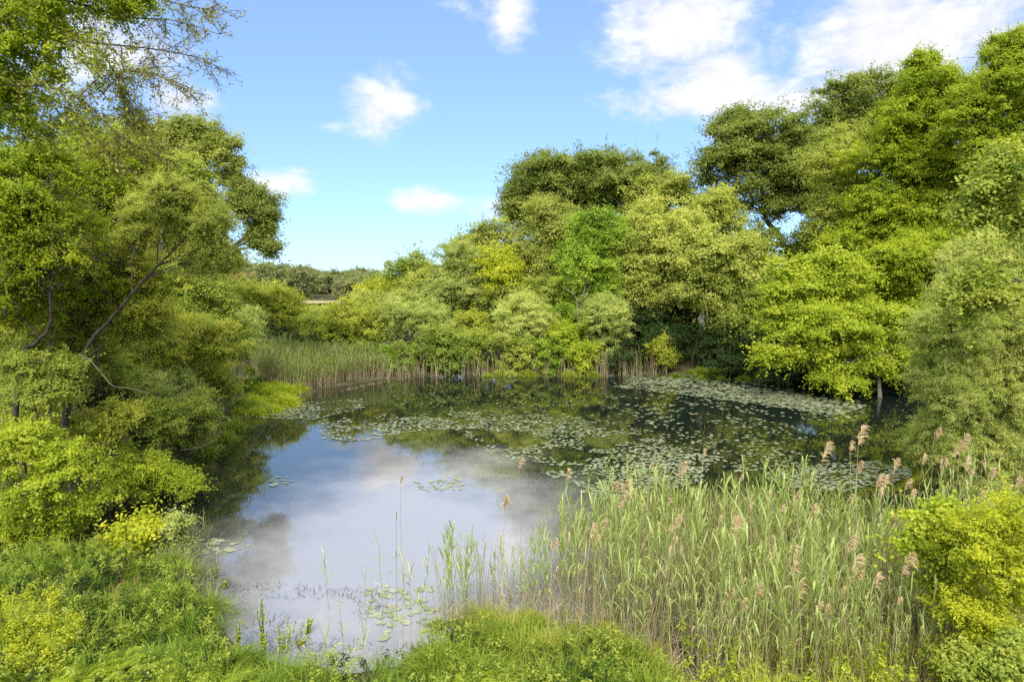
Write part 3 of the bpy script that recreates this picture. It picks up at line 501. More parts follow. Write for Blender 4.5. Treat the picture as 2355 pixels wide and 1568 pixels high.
for Y, l, lb, st in [(44, [(120, 480, 190, 130), (60, 640, 160, 120)], 'shady tree deep behind the twiggy trees at the left edge', 'mid'), (46, [(300, 520, 150, 120), (330, 680, 130, 110)], 'shady tree deep behind the leaning willow', 'olive'), (36, [(200, 780, 170, 100), (60, 820, 140, 110)], 'shady tree low behind the twiggy tangle', 'yshrub')]:
    plant('tree', lb, 'tree', Y, l, st, r=.2, cov=2.3, leaf=9, nsub=9, group=G3)
LS = [(37, [(540, 770, 46, 56), (510, 800, 40, 40)], 'sage', 'sage shrub beside the left end of the far reeds'), (31, [(480, 850, 50, 56), (500, 905, 40, 36)], 'yshrub', 'yellow green shrub reaching to the grassy shore'),
      (30, [(440, 800, 70, 56), (390, 760, 60, 50)], 'shrub', 'broad green shrub below the leafy green tree'), (27, [(400, 880, 74, 56), (440, 930, 46, 42)], 'willow', 'pale shrub hanging over the left water edge'),
      (26, [(330, 830, 80, 60), (300, 780, 70, 50)], 'yshrub', 'yellowish shrub right of the leaning willow trunk'), (24, [(330, 920, 84, 60)], 'sage', 'sage shrub with a bare crooked bough in the shade'),
      (16.6, [(120, 900, 60, 34), (60, 850, 50, 30), (160, 850, 30, 24)], 'shrub', 'loose green shrub half hiding the feet of the two dark trunks'),
      (22, [(230, 890, 90, 60), (170, 830, 80, 60)], 'shrub', 'green shrub around the leaning willow trunk'), (20, [(110, 870, 90, 60), (20, 820, 70, 60)], 'shrub', 'green shrub round the crooked dark trunk at the left edge'),
      (23, [(400, 990, 80, 46), (450, 960, 50, 44)], 'shrub', 'shrub with many bare stems over the water on the left'), (21, [(250, 985, 100, 56)], 'dark', 'dark shrub in the deep shade of the left bank'), (18.5, [(90, 950, 110, 60)], 'shrub', 'green shrub above the vivid lime bush'),
      (17.8, [(210, 985, 70, 40), (260, 960, 50, 36)], 'yshrub', 'yellowish green shrub between the lime bushes and the leaning willow trunk'),
      (21.5, [(330, 1000, 60, 40), (290, 960, 60, 40), (380, 960, 50, 36)], 'shrub', 'light green shrub behind the lime bush on the dark water'), (25, [(440, 980, 44, 30), (460, 945, 40, 36)], 'yshrub', 'yellowish shrub leaning to the left water edge'),
      (28, [(360, 760, 70, 50), (470, 790, 60, 50), (300, 720, 60, 50)], 'yshrub', 'tall yellowish shrub in the middle of the left bank'), (33, [(500, 760, 60, 50), (450, 740, 50, 40)], 'shrub', 'fresh green shrub below the leaning oak')]
for Y, l, st, lb in LS: shrub(lb, Y, l, st, group=G4, cov=2.2, leaf=7 if st not in ('sage', 'willow') else 6, asp=.62 if st not in ('sage', 'willow') else .45, bare=160 if 'bare' in lb or st == 'willow' else 30, bare_len=.8)
shrub('vivid lime bush filling the left edge above the grass', 15.5, [(50, 1040, 86, 52), (150, 1080, 84, 48), (50, 1130, 96, 60), (165, 1165, 66, 44), (50, 1215, 90, 50), (120, 1220, 70, 40)], 'lime', cov=1.5, leaf=8, nsub=8, flat=.5, group=G4, shag=2.6, fill=False)
shrub('vivid lime bush spreading over the dark water, right of the largest lime bush', 18.5, [(335, 1060, 62, 42), (280, 1100, 48, 36), (400, 1095, 56, 30), (440, 1120, 34, 18), (330, 1110, 56, 30)], 'lime', cov=1.3, leaf=7.5, nsub=7, flat=.5, group=G4, base=240, shag=2.6, fill=False)
# ---- right bank, near
plant('willow', 'big pale willow at the right edge with dense small leaves', 'tree', 19.5, [(2250, 630, 62, 66), (2320, 580, 66, 60), (2195, 760, 72, 84), (2300, 740, 90, 110), (2165, 900, 66, 90), (2265, 900, 96, 110), (2175, 1020, 62, 70), (2290, 1050, 92, 90), (2370, 820, 70, 180), (2340, 960, 80, 100)], 'willow', base=2300, stems=4, r=.09, cov=2.6, leaf=6, asp=.42, nsub=14, flat=1.0, shag=2.2, twigs=.3, parts=('trunk', 'crown'))
plant('oak_tree', 'oak reaching in from the right edge with big pale lobed leaves', 'tree', 15, [(2265, 440, 46, 30), (2325, 395, 50, 40), (2225, 500, 34, 22), (2320, 500, 50, 34), (2240, 650, 46, 24), (2190, 690, 34, 18), (2300, 690, 60, 30), (2450, 450, 110, 110)], 'shrub', trunk=[(2560, 1200), (2540, 900), (2500, 700), (2460, 520)], r=.16, cov=.9, leaf=11, asp=.6, k=6, nsub=5, flat=.5, fill=False, shag=2.5)
shrub('yellow green bush in the lower right corner', 9.6, [(2270, 1260, 70, 60), (2330, 1200, 60, 50), (2330, 1330, 70, 70), (2210, 1420, 80, 56), (2310, 1450, 80, 60), (2250, 1520, 90, 50), (2360, 1560, 80, 60)], 'yellow', cov=1.35, leaf=10, nsub=8, k=6, asp=.42, shag=2.8, fill=False, group='bushes in the lower right corner', stems=5, r=.018)
shrub('lime sapling with toothed leaves left of the yellow green bush', 10.6, [(2130, 1210, 46, 30), (2190, 1190, 40, 30), (2120, 1270, 40, 22), (2180, 1290, 50, 36), (2170, 1350, 46, 30)], 'lime', cov=1.1, leaf=11, nsub=6, k=6, asp=.7, shag=2.4, fill=False, flat=.5, group='bushes in the lower right corner', r=.014)
shrub('green bush with paler leaves at the bottom right corner', 8.6, [(2300, 1560, 70, 50), (2350, 1500, 50, 40)], 'shrub', cov=2.0, leaf=13, nsub=7, k=6, asp=.45, group='bushes in the lower right corner', r=.014)

# ---- the overhanging boughs in the upper left: one tree rooted outside the frame
def overhang():
    Y = 12.5; rng = np.random.default_rng(77); foot = np.array([at(-420, 800, Y)[0], Y, float(ground_z([[at(-420, 800, Y)[0], Y]])[0])])
    root = empty('overhanging_tree', foot, 'tree outside the left edge whose thin boughs hang across the sky', 'tree')
    w, lf = Soup(), Soup()
    def tube(P, r0, r1, k=5): vv, ff = tubes(np.asarray(P)[None] - foot, np.linspace(r0, r1, len(P))[None], k); w.add(vv, ff, .5)
    tr = smooth_path([foot - [0, 0, .3], at(-400, 500, Y), at(-330, 150, Y), at(-300, -250, Y)], 16); tube(tr, .24, .10, 8)
    B = [[(-350, 250), (-120, 200), (60, 195), (180, 225), (260, 300), (330, 345), (400, 372)], [(-340, 200), (-100, 110), (80, 85), (220, 100), (340, 112), (440, 130), (497, 152)], [(-330, 150), (-60, 20), (130, 0), (290, 40), (400, 48), (505, 80)],
         [(60, 195), (150, 245), (230, 330), (290, 390)], [(-320, 100), (-60, -60), (160, -60), (330, -10), (460, 20), (500, 12)], [(-340, 330), (-120, 290), (20, 275), (100, 300)], [(180, 225), (230, 180), (300, 165), (360, 175), (430, 200)],
         [(220, 100), (270, 180), (290, 240), (320, 290)], [(-340, 60), (-100, -120), (100, -130), (260, -80), (420, -50)]]
    tips, tpx = [], []
    for b in B:
        P = smooth_path([at(u, v, Y + rng.uniform(-1.0, 1.0)) for u, v in b], 22); tube(P, .012 if b[0][0] > 0 else .03, .005, 5)
        for i in range(3, 22):
            for q in range(3):
                d = unit(P[i] - P[i - 2]) + rng.normal(size=3) * .85 + [0, 0, -.2]; l = rng.uniform(.3, 1.25) * (1.15 - i / 30); e = limb(P[i], P[i] + unit(d) * l, 7, rng.uniform(-.22, .1), rng, .3); tube(e, .007, .003, 3); tips.append(e)
                for q2 in range(3):
                    j = rng.integers(1, 6); d2 = unit(d + rng.normal(size=3) * .7); e2 = limb(e[j], e[j] + d2 * l * rng.uniform(.3, .6), 5, rng.uniform(-.2, .1), rng, .3); tube(e2, .004, .002, 3); tips.append(e2)
    pts = np.concatenate(tips); u = U0 + F * pts[:, 0] / pts[:, 1]; zz = pts[:, 2]
    keep = rng.random(len(pts)) < np.clip(.75 - (u - 150) / 700, .22, .8); pts, u = pts[keep], u[keep]
    pts = np.repeat(pts, 3, 0) + rng.normal(size=(3 * len(pts), 3)) * .05; u = np.repeat(u, 3); n = len(pts)
    br = rng.random(n) < np.clip((u - 120) / 300, .08, .85)
    V, Fc = leaves(pts, rng.normal(size=(n, 3)) * .7 + [0, 0, .8], rng.uniform(.045, .09, n) * np.where(br, .85, 1.2), rng.uniform(.02, .038, n) * np.where(br, .9, 1.2), rng)
    s = Soup(); s.V = [V - foot]; s.F = [Fc]; s.A = [rng.random(n)]; s.M = [br.astype(np.int32)]; s.obj('crown', [LM['olive'], LM['bud']], root)
    # denser leaves nearer the edge
    LBx = lobes_world([(40, 60, 110, 60), (150, 40, 100, 46), (20, 250, 70, 70), (80, 140, 110, 40), (-80, 150, 120, 120), (250, 20, 80, 40)], Y, rng); V, Fc, A, subs, tw = crown_parts(LBx, .075, .5, .34, .5, 9, rng, 2.4, shag=3.0)
    s = Soup(); s.add(V - foot, Fc, A); s.obj('crown', LM['beech'], root)
    w.obj('trunk', WD['brown'], root, True)
overhang()
def dead_tree():
    Y = 50.4; foot = np.array([at(1330, 800, Y)[0], Y, float(ground_z([[at(1330, 800, Y)[0], Y]])[0])]); root = empty('dead_tree', foot, 'slender dead tree with forked white branches before the vivid green tree', 'tree'); rng = np.random.default_rng(5)
    t, b = Soup(), Soup()
    P = smooth_path([foot - [0, 0, .2], at(1330, 750, Y), at(1327, 710, Y), at(1326, 690, Y)], 10); vv, ff = tubes(P[None] - foot, np.linspace(.10, .05, 10)[None], 7); t.add(vv, ff, .5); t.obj('trunk', WD['grey'], root, True)
    for br in ([(1326, 692), (1318, 672), (1310, 650), (1306, 632)], [(1326, 692), (1340, 676), (1346, 655), (1352, 640)], [(1318, 676), (1300, 664), (1290, 655)], [(1338, 680), (1350, 672), (1358, 655)], [(1327, 708), (1345, 700), (1352, 694)]):
        P = smooth_path([at(u, v, Y + rng.uniform(-.3, .3)) for u, v in br], 8); vv, ff = tubes(P[None] - foot, np.linspace(.035, .01, 8)[None], 5); b.add(vv, ff, .5)
    b.obj('branches', WD['grey'], root, True)
dead_tree()
def bare_bough():
    """a pale crooked dead bough hanging out of the shrubs over the left water"""
    for label, pts, Y, r in [('pale crooked bare bough curving down through the left bank shrubs', [(190, 822), (204, 825), (228, 852), (258, 886), (288, 891), (315, 896), (345, 905)], 16.5, .014), ('thin pale fallen branch reaching out over the left water', [(415, 1035), (450, 1030), (480, 1020), (500, 1008)], 22, .02),
                             ('pale fallen branch at the edge of the far reeds', [(935, 930), (960, 890), (985, 852), (1005, 835)], 38, .0)]:
        if r <= 0: continue
        P = smooth_path([at(u, v, Y) for u, v in pts], 20); f = P[0].copy(); s = Soup(); vv, ff = tubes(P[None] - f, np.linspace(r, r * .3, 20)[None], 6); s.add(vv, ff, .5)
        o = s.obj('fallen_branch', WD['grey'], None, True); o.location = f; tag(o, label, 'branch', 'fallen branches on the left bank')
bare_bough()

# ------------------------------------------------------------------ the distant hill
def hill_trees():
    rng = np.random.default_rng(31); protos = []
    for q in range(4):
        LB = [(np.array([rng.uniform(-3, 3), rng.uniform(-2, 2), rng.uniform(5.5, 9)]), np.array([rng.uniform(3, 4.6), 3.5, rng.uniform(2.2, 3)])) for _ in range(4)] + [(np.array([0, 0, 4.]), np.array([5.5, 4, 3])), (np.array([1.5, -1, 2.]), np.array([5.5, 4, 2.6])), (np.array([-2, -1, 1.5]), np.array([4.5, 4, 2.4]))]
        V, Fc, A, subs, tw = crown_parts(LB, .85, .7, 2.2, .6, 4, rng, 1.7)
        root = empty('hill_tree', (0, 0, 0), 'x', 'tree', 'trees on the distant hill'); s = Soup(); s.add(V, Fc, A); s.obj('crown', LM['hill'], root)
        w = Soup(); P = smooth_path([(0, 0, -1), (.2, 0, 3), (0, 0, 7)], 6); vv, ff = tubes(P[None], np.linspace(.45, .15, 6)[None], 5); w.add(vv, ff, .5)
        for c, r in LB: P = limb(np.array([0, 0, 3.5]), c, 4, .05, rng); vv, ff = tubes(P[None], np.linspace(.2, .06, 4)[None], 4); w.add(vv, ff, .5)
        w.obj('trunk', WD['brown'], root, True); protos.append(root)
    spots = []
    for row, (Y, us) in enumerate([(345, np.arange(545, 690, 15)), (345, np.arange(790, 880, 15)), (372, np.arange(552, 690, 17)), (400, np.arange(780, 880, 16)), (420, np.arange(545, 880, 17)), (460, np.arange(560, 870, 15)), (500, np.arange(570, 860, 20))]):
        for u in us: spots.append((u + rng.uniform(-5, 5), Y + rng.uniform(-12, 12)))
    k = 0
    for i, (u, Y) in enumerate(spots):
        x = at(u, 660, Y)[0]; z = float(ground_z([[x, Y]])[0]); sc = rng.uniform(.8, 1.35) * (1.35 if u < 640 else 1.15 if u < 720 else 1.0)
        lb = ('round green tree low on the near slope of the distant hill' if Y < 412 else 'grey green tree along the crest of the distant hill' if Y > 440 else 'round green tree halfway up the distant hill')
        p = protos[i % 4]
        if i < 4: p.location = (x, Y, z); p.rotation_euler.z = rng.uniform(0, 6); p.scale = (sc,) * 3; p['label'] = lb
        else: dup(p, (x, Y, z), rng.uniform(0, 6), sc, lb)
hill_trees()

# ------------------------------------------------------------------ reeds
def reed_soup(rng, h, nl, dead=False):
    stem, lf = Soup(), Soup()
    lean = rng.normal(size=2) * .07 * h; t = np.linspace(0, 1, 6)
    P = np.column_stack([lean[0] * t ** 2, lean[1] * t ** 2, h * t]); P[:, :2] += rng.normal(size=(6, 2)) * .006; P[0, :2] = 0
    vv, ff = tubes(P[None], np.linspace(.0058, .003, 6)[None], 3); stem.add(vv, ff, rng.uniform(.2, .8))
    if nl:
        f = np.sort(rng.uniform(.38, .98, nl)); ang = (np.arange(nl) % 2) * pi + rng.uniform(0, 2 * pi) + rng.normal(size=nl) * .5
        P0 = np.column_stack([np.interp(f, t, P[:, i]) for i in range(3)]); tilt = rng.uniform(.30, .85, nl) * (1.25 - .75 * f)
        D = np.column_stack([np.cos(ang) * np.sin(tilt), np.sin(ang) * np.sin(tilt), np.cos(tilt)])
        vv, ff, _ = ribbons(P0, D, rng.uniform(.32, .58, nl), rng.uniform(.013, .025, nl), rng.uniform(.1, 1.15, nl) * (1.3 - .7 * f), 4, rng); lf.add(vv, ff, np.repeat(np.clip(rng.normal(.5, .22, nl), 0, 1), 4))
    return stem, lf, P[-1]
def plume_soup(rng, l, spread=1.0, wind=0.0):
    s = Soup(); n = 95; f = rng.random(n); axis_t = np.linspace(0, 1, 5); cv = .28 * l * spread
    ax = np.column_stack([cv * axis_t ** 2, np.zeros(5), l * (axis_t - .12 * axis_t ** 2)]); vv, ff = tubes(ax[None], np.linspace(.004, .002, 5)[None], 3); s.add(vv, ff, .3)
    P0 = np.column_stack([np.interp(f, axis_t, ax[:, i]) for i in range(3)]); ln = l * (.30 + .34 * np.sin(f * pi)) * rng.uniform(.7, 1.2, n)
    D = np.column_stack([.75 * spread + rng.normal(size=n) * .38, rng.normal(size=n) * .42, .75 + rng.normal(size=n) * .25])
    vv, ff, _ = ribbons(P0, D, ln, rng.uniform(.010, .020, n), rng.uniform(.25, .75, n), 4, rng, side=rng.normal(size=(n, 3))); s.add(vv, ff, np.repeat(rng.random(n), 4)); return s
REED_POLY = [(1010, 1395), (1130, 1375), (1230, 1335), (1330, 1290), (1450, 1262), (1600, 1268), (1760, 1275), (1950, 1280), (2150, 1280), (2300, 1290), (2400, 1400), (2330, 1600), (1700, 1620), (1520, 1570), (1390, 1490), (1250, 1440), (1010, 1440)]
def near_reeds():
    rng = np.random.default_rng(12); poly = flat_at([p[0] for p in REED_POLY], [p[1] for p in REED_POLY])[:, :2]
    green = [reed_soup(rng, h, n) for h, n in ((1.75, 8), (1.95, 9), (2.1, 10), (1.6, 8), (2.0, 8), (1.85, 10), (1.5, 7), (2.2, 9))]
    dead = [reed_soup(rng, h, n) for h, n in ((1.5, 0), (1.9, 1), (1.2, 0), (2.1, 0), (1.7, 1), (.9, 0))]
    mid = (LM['reed'], LM['straw'])
    # individual stalks, nearest first
    pts = scatter(poly, 3300, rng); pts = pts[vnoise(pts, .8, 4) * .7 + .3 * vnoise(pts, 2.2, 5) + .35 * rng.random(len(pts)) > np.where(pts[:, 0] > 4.5, .40, .47)]; hv = lambda p: .72 + .5 * vnoise(np.atleast_2d(p), .7, 6)[0]
    d = np.hypot(pts[:, 0], pts[:, 1]); order = np.argsort(d); pts = pts[order]
    isg = rng.random(len(pts)) < .50
    gi = np.where(isg)[0]; pick = gi[np.linspace(0, int(len(gi) * .55), 210).astype(int)]; protos = []
    for i, (st, lf, top) in enumerate(green):
        root = empty('reed', (0, 0, 0), 'green reed with long arching blades standing in the near reed bed', 'reed', 'green reeds in the near reed bed'); st.obj('stem', LM['reed'], root); lf.obj('leaves', LM['reed'], root); protos.append(root)
    placed = set()
    for q, i in enumerate(pick):
        x, y = pts[i]; z = min(-.02, float(ground_z([[x, y]])[0])) if in_poly(pts[i:i + 1], SHORE)[0] else float(ground_z([[x, y]])[0]) - .03; sc = rng.uniform(.78, 1.1) * (.8 if x < .9 else 1) * hv(pts[i])
        if q < 8: protos[q].location = (x, y, z); protos[q].rotation_euler.z = rng.uniform(0, 6.28); protos[q].scale = (sc,) * 3
        else: dup(protos[q % 8], (x, y, z), rng.uniform(0, 6.28), sc)
        placed.add(int(i))
    # the rest of the bed
    s = Soup()
    for i in range(len(pts)):
        if i in placed: continue
        st, lf, top = green[rng.integers(8)] if isg[i] else dead[rng.integers(6)]; a = rng.uniform(0, 6.28); R = np.array([[cos(a), sin(a), 0], [-sin(a), cos(a), 0], [0, 0, 1]]); sc = rng.uniform(.72, 1.1) * (.8 if pts[i, 0] < .9 else 1) * hv(pts[i])
        tl = rng.normal(size=2) * (.04 if isg[i] else .14); o = np.array([*pts[i], -.1])
        for so, m in ((st, 0 if isg[i] else 1), (lf, 0 if isg[i] else 1)):
            for V, Fc, A in zip(so.V, so.F, so.A):
                W = V @ R * sc; W[:, :2] += W[:, 2:3] * tl; s.add(W + o, Fc - Fc.min(), np.clip(A + rng.normal() * .12, 0, 1), m)
    o = s.obj('reed_bed', mid); tag(o, 'dense bed of green and dead reeds standing in the shallows of the near shore', 'reed bed', None, 'stuff')
    # short broken straw and litter low down
    s = Soup(); q = scatter(poly, 8000, rng); n = len(q); D = rng.normal(size=(n, 3)) * [.55, .55, .2] + [0, 0, .8]; z = np.maximum(-.05, ground_z(q)); vv, ff, _ = ribbons(np.column_stack([q, z]), D, rng.uniform(.3, 1.0, n), rng.uniform(.006, .013, n), rng.uniform(0, .5, n), 3, rng); s.add(vv, ff, np.repeat(rng.random(n), 3))
    o = s.obj('reed_litter', LM['straw']); tag(o, 'tan broken reed straw tangled at the foot of the near reeds', 'reed litter', None, 'stuff')
near_reeds()
def c6(x, y): return 1569.4 + x * .3993, 941.6 + y * .3993
def c5(x, y): return 784.7 + x * .3993, 941.6 + y * .3993
PL = [(c6, 805, 255, 90, 'tall plumed reed against black water, left of the tallest pair'), (c6, 1010, 160, 88, 'tallest plumed reed against the black water, with a big combed plume'), (c6, 963, 215, 45, 'plumed reed with a small plume close beside the tallest reed'), (c6, 1215, 320, 55, 'plumed reed standing above the right lily pads before dark water'),
      (c6, 1000, 335, 60, 'faded plumed reed just below the tallest pair'), (c6, 1445, 140, 55, 'plumed reed with a high pale plume in front of the willow'), (c6, 1595, 200, 82, 'plumed reed with a long plume in front of the willow'), (c6, 1565, 250, 45, 'plumed reed with a short plume touching the long plume before the willow'),
      (c6, 1485, 315, 60, 'plumed reed at the left foot of the willow'), (c6, 1625, 320, 66, 'plumed reed with a drooping plume before the middle of the willow'), (c6, 1720, 310, 36, 'plumed reed with a small dark plume before the willow'), (c6, 1765, 370, 50, 'plumed reed bent to the right before the willow'),
      (c6, 1655, 360, 32, 'plumed reed with a tiny plume below the drooping one at the willow'), (c6, 1380, 290, 46, 'plumed reed at the edge between dark water and willow'), (c6, 1960, 140, 70, 'plumed reed at the extreme right edge with a tall bare stalk'), (c6, 1915, 425, 52, 'plumed reed low before the willow near the right edge'),
      (c6, 1115, 420, 62, 'plumed reed, left one of the pair of plumes over the right lily pads'), (c6, 1160, 420, 60, 'plumed reed, right one of the pair of plumes over the right lily pads'), (c6, 1280, 430, 50, 'plumed reed right of the pair over the lily pads'), (c6, 1310, 490, 46, 'plumed reed just above the lime sapling'),
      (c6, 480, 500, 40, 'plumed reed with a small plume at the upper edge of the bed'), (c6, 655, 495, 36, 'plumed reed with a thin plume beside bent blades at the bed upper edge'), (c6, 740, 585, 56, 'plumed reed with a narrow upright plume among the upper blades'), (c6, 565, 570, 34, None), (c6, 390, 560, 22, None), (c6, 255, 395, 32, None), (c6, 330, 400, 22, None), (c6, 120, 250, 22, None),
      (c6, 205, 630, 32, None), (c6, 295, 675, 92, 'plumed reed with a big rosy plume in the left half of the dense bed'), (c6, 945, 775, 86, 'plumed reed with a wide ragged plume in the middle of the dense bed'), (c6, 605, 845, 96, 'plumed reed with a fat round orange plume in the dense bed'), (c6, 635, 920, 66, 'plumed reed with a slim plume just under the fat orange plume'),
      (c6, 970, 900, 96, 'plumed reed with a long orange plume below the wide ragged one'), (c6, 990, 960, 60, 'plumed reed with a short plume under the long orange one'), (c6, 1110, 990, 76, 'plumed reed with a one sided plume left of the lime sapling'), (c6, 1265, 890, 100, 'plumed reed with a tall narrow plume touching the lime sapling'), (c6, 925, 1000, 60, None), (c6, 915, 1060, 52, None),
      (c6, 415, 1050, 82, 'plumed reed with a narrow brown spike in the lower reed bed'), (c6, 260, 1065, 62, None), (c6, 335, 1125, 62, None), (c6, 670, 1050, 84, 'plumed reed with an open starry plume low in the bed'), (c6, 775, 1130, 42, None), (c6, 825, 1150, 32, None), (c6, 1235, 1105, 36, None), (c6, 1195, 640, 50, None), (c6, 960, 510, 40, None), (c6, 1145, 490, 50, None), (c6, 1715, 490, 36, None), (c6, 1880, 550, 50, None),
      (c5, 340, 412, 18, 'single thin plumed reed standing alone over the open water'), (c5, 940, 545, 72, 'plumed reed with a brown plume at the left fringe of the bed over open water'), (c5, 1020, 310, 42, 'plumed reed with a small plume over the middle lily pads'), (c5, 1295, 380, 50, 'plumed reed with a ragged plume over the middle lily pads'), (c5, 1610, 480, 112, 'plumed reed with the largest plume on the left side of the bed'), (c5, 1585, 555, 40, None), (c5, 1570, 450, 50, None),
      (c5, 1945, 350, 72, 'plumed reed with a full plume before the lily pads at the top of the bed'), (c5, 1500, 660, 50, None), (c5, 1430, 710, 72, 'plumed reed with a twin tipped plume in the left part of the bed'), (c5, 1460, 745, 40, None), (c5, 1215, 775, 50, None), (c5, 1925, 650, 60, None), (c5, 1890, 690, 40, None), (c5, 1910, 755, 40, None), (c5, 1875, 530, 30, None), (c5, 1840, 315, 26, None), (c5, 1775, 330, 20, None)]
def plumed_reeds():
    rng = np.random.default_rng(21)
    for (fn, x, y, sz, lb) in PL:
        u, v = fn(x, y + sz * .5); zt = float(np.clip(2.85 - (v - 1000) * .0034, 1.45, 2.95)); Y = (CAM_H - zt) * F / (v - 665); tip = at(u, v, Y); l = max(.13, sz * .3993 * ppx(Y) * 1.4)
        open_ = lb is not None and 'starry' in lb; foot = np.array([tip[0] + rng.normal() * .12 - .08, tip[1] + rng.normal() * .15, -.12]); gz = float(ground_z([foot[:2]])[0]); foot[2] = max(-.12, gz - .05)
        root = empty('plumed_reed', foot, lb or 'plumed reed with a small tan plume among the green blades of the bed', 'reed', 'plumed reeds of the near reed bed')
        st = Soup(); P = smooth_path([np.zeros(3), (tip - foot) * .5 + [rng.normal() * .03, rng.normal() * .03, 0], tip - foot], 8); vv, ff = tubes(P[None], np.linspace(.0065, .0035, 8)[None], 4); st.add(vv, ff, rng.uniform(.3, .9)); st.obj('stem', LM['straw'], root)
        p = plume_soup(rng, l, .35 if open_ else rng.uniform(.8, 1.25)); po = p.obj('plume', LM['plume'], root); po.location = tip - foot; po.rotation_euler = (0, 0, rng.normal() * .5)
plumed_reeds()
def far_reeds():
    rng = np.random.default_rng(41)
    def patch(label, px, n, h0, h1, green, name='far_reed_bed'):
        s = Soup(); poly = flat_at([p[0] for p in px], [p[1] for p in px])[:, :2]; q = scatter(poly, n, rng); z = np.maximum(-.05, ground_z(q)); h = rng.uniform(h0, h1, n) * (.8 + .4 * vnoise(q, .5, 9))
        t = np.linspace(0, 1, 4)[None, :, None]; ln = rng.normal(size=(n, 1, 2)) * .16; P = np.concatenate([q[:, None] + ln * t ** 2 * h[:, None, None], z[:, None, None] + t * h[:, None, None]], 2)
        dead = rng.random(n) > green; vv, ff = tubes(P, np.repeat(np.linspace(.013, .007, 4)[None], n, 0), 3); s.add(vv[: 0], ff[:0], 0)
        s.V.append(vv); s.F.append(ff + s.n); s.A.append(np.repeat(rng.random(n), 9)); s.M.append(np.ones(len(ff), np.int32)); s.n += len(vv)
        g = np.where(~dead)[0]; g = np.repeat(g, 9); m = len(g); f = rng.uniform(.30, 1, m); P0 = np.column_stack([q[g] + ln[g, 0] * (f ** 2 * h[g])[:, None], z[g] + f * h[g]])
        a = rng.uniform(0, 6.28, m); ti = rng.uniform(.15, .7, m); D = np.column_stack([np.cos(a) * np.sin(ti), np.sin(a) * np.sin(ti), np.cos(ti)]); vv, ff, _ = ribbons(P0, D, rng.uniform(.35, .6, m), rng.uniform(.03, .045, m), rng.uniform(0, .5, m), 3, rng)
        s.V.append(vv); s.F.append(ff + s.n); s.A.append(np.repeat(np.clip(rng.normal(.4, .2, m), 0, 1), 3)); s.M.append(np.zeros(len(ff), np.int32)); s.n += len(vv)
        o = s.obj(name, [LM['farreed'], LM['straw']]); tag(o, label, 'reed bed', 'reed beds on the far shore', 'stuff')
    patch('wide bed of green reeds with tan feet on the left of the far shore', [(575, 868), (640, 858), (760, 852), (880, 856), (890, 870), (800, 880), (745, 893), (690, 906), (600, 900)], 1700, 1.0, 1.75, .85)
    patch('thin fringe of tan reed stalks along the middle of the far shore', [(890, 866), (1000, 858), (1240, 855), (1480, 858), (1480, 863), (1250, 862), (1000, 866), (890, 874)], 420, .5, 1.6, .3)
    patch('sparse tan stalks at the right end of the far shore', [(1370, 859), (1530, 858), (1540, 862), (1380, 864)], 120, 1.0, 2.0, .15)
far_reeds()
def thin_reeds():
    """single reeds standing out in the open shallows"""
    rng = np.random.default_rng(51); L_ = [(755, 1400, 1268, 'single green reed standing alone in open water left of the middle'), (912, 1420, 1175, 'tallest green reed standing alone with a flag of blades over the open water'), (925, 1430, 1270, None), (945, 1435, 1285, None), (980, 1425, 1250, None), (972, 1470, 1300, None), (880, 1440, 1240, None), (840, 1470, 1290, None), (790, 1510, 1400, None), (835, 1530, 1450, None), (755, 1560, 1430, None), (660, 1500, 1430, None), (690, 1520, 1440, None), (650, 1550, 1460, None), (1000, 1450, 1330, None), (1015, 1430, 1240, None), (468, 1240, 1170, 'single reed standing by the pads near the left bank'), (965, 1440, 1330, None), (905, 1480, 1390, None), (1040, 1440, 1225, None), (1060, 1450, 1250, None), (1085, 1440, 1230, None)]
    for u, vb, vt, lb in L_:
        p = flat_at(u, vb, 0); h = float((vb - vt) * ppx(p[1]) * 1.04); st, lf, top = reed_soup(rng, max(.5, h), int(5 + h * 2)); root = empty('shallows_reed', (p[0], p[1], max(-.06, float(ground_z([p[:2]])[0]))), lb or 'thin green reed standing apart in the shallows left of the near reed bed', 'reed', 'single reeds in the shallows')
        st.obj('stem', LM['reed'], root); lf.obj('leaves', LM['reed'], root)
thin_reeds()

# ------------------------------------------------------------------ lily pads
def pad_mat(name, c1, c2):
    m, N, L = new_mat(name); out = N.new('ShaderNodeOutputMaterial'); at_ = N.new('ShaderNodeAttribute'); at_.attribute_name = 'rnd'; oi = N.new('ShaderNodeObjectInfo')
    ad = N.new('ShaderNodeMath'); ad.operation = 'ADD'; L.new(at_.outputs['Fac'], ad.inputs[0]); fr = N.new('ShaderNodeMath'); fr.operation = 'FRACT'; L.new(oi.outputs['Random'], ad.inputs[1]); L.new(ad.outputs[0], fr.inputs[0])
    rp = N.new('ShaderNodeValToRGB'); e = rp.color_ramp.elements; e[0].color = (*c1, 1); e[1].color = (*c2, 1); k = e.new(.93); k.color = (*c2, 1); e[2].position = 1; e[2].color = (.30, .22, .10, 1); L.new(fr.outputs[0], rp.inputs[0])
    p = N.new('ShaderNodeBsdfPrincipled'); p.inputs['Roughness'].default_value = .38; p.inputs['Specular IOR Level'].default_value = .6; L.new(rp.outputs[0], p.inputs['Base Color']); L.new(p.outputs[0], out.inputs[0]); return m
PADM = pad_mat('lily_pad', (.17, .21, .095), (.30, .32, .20))
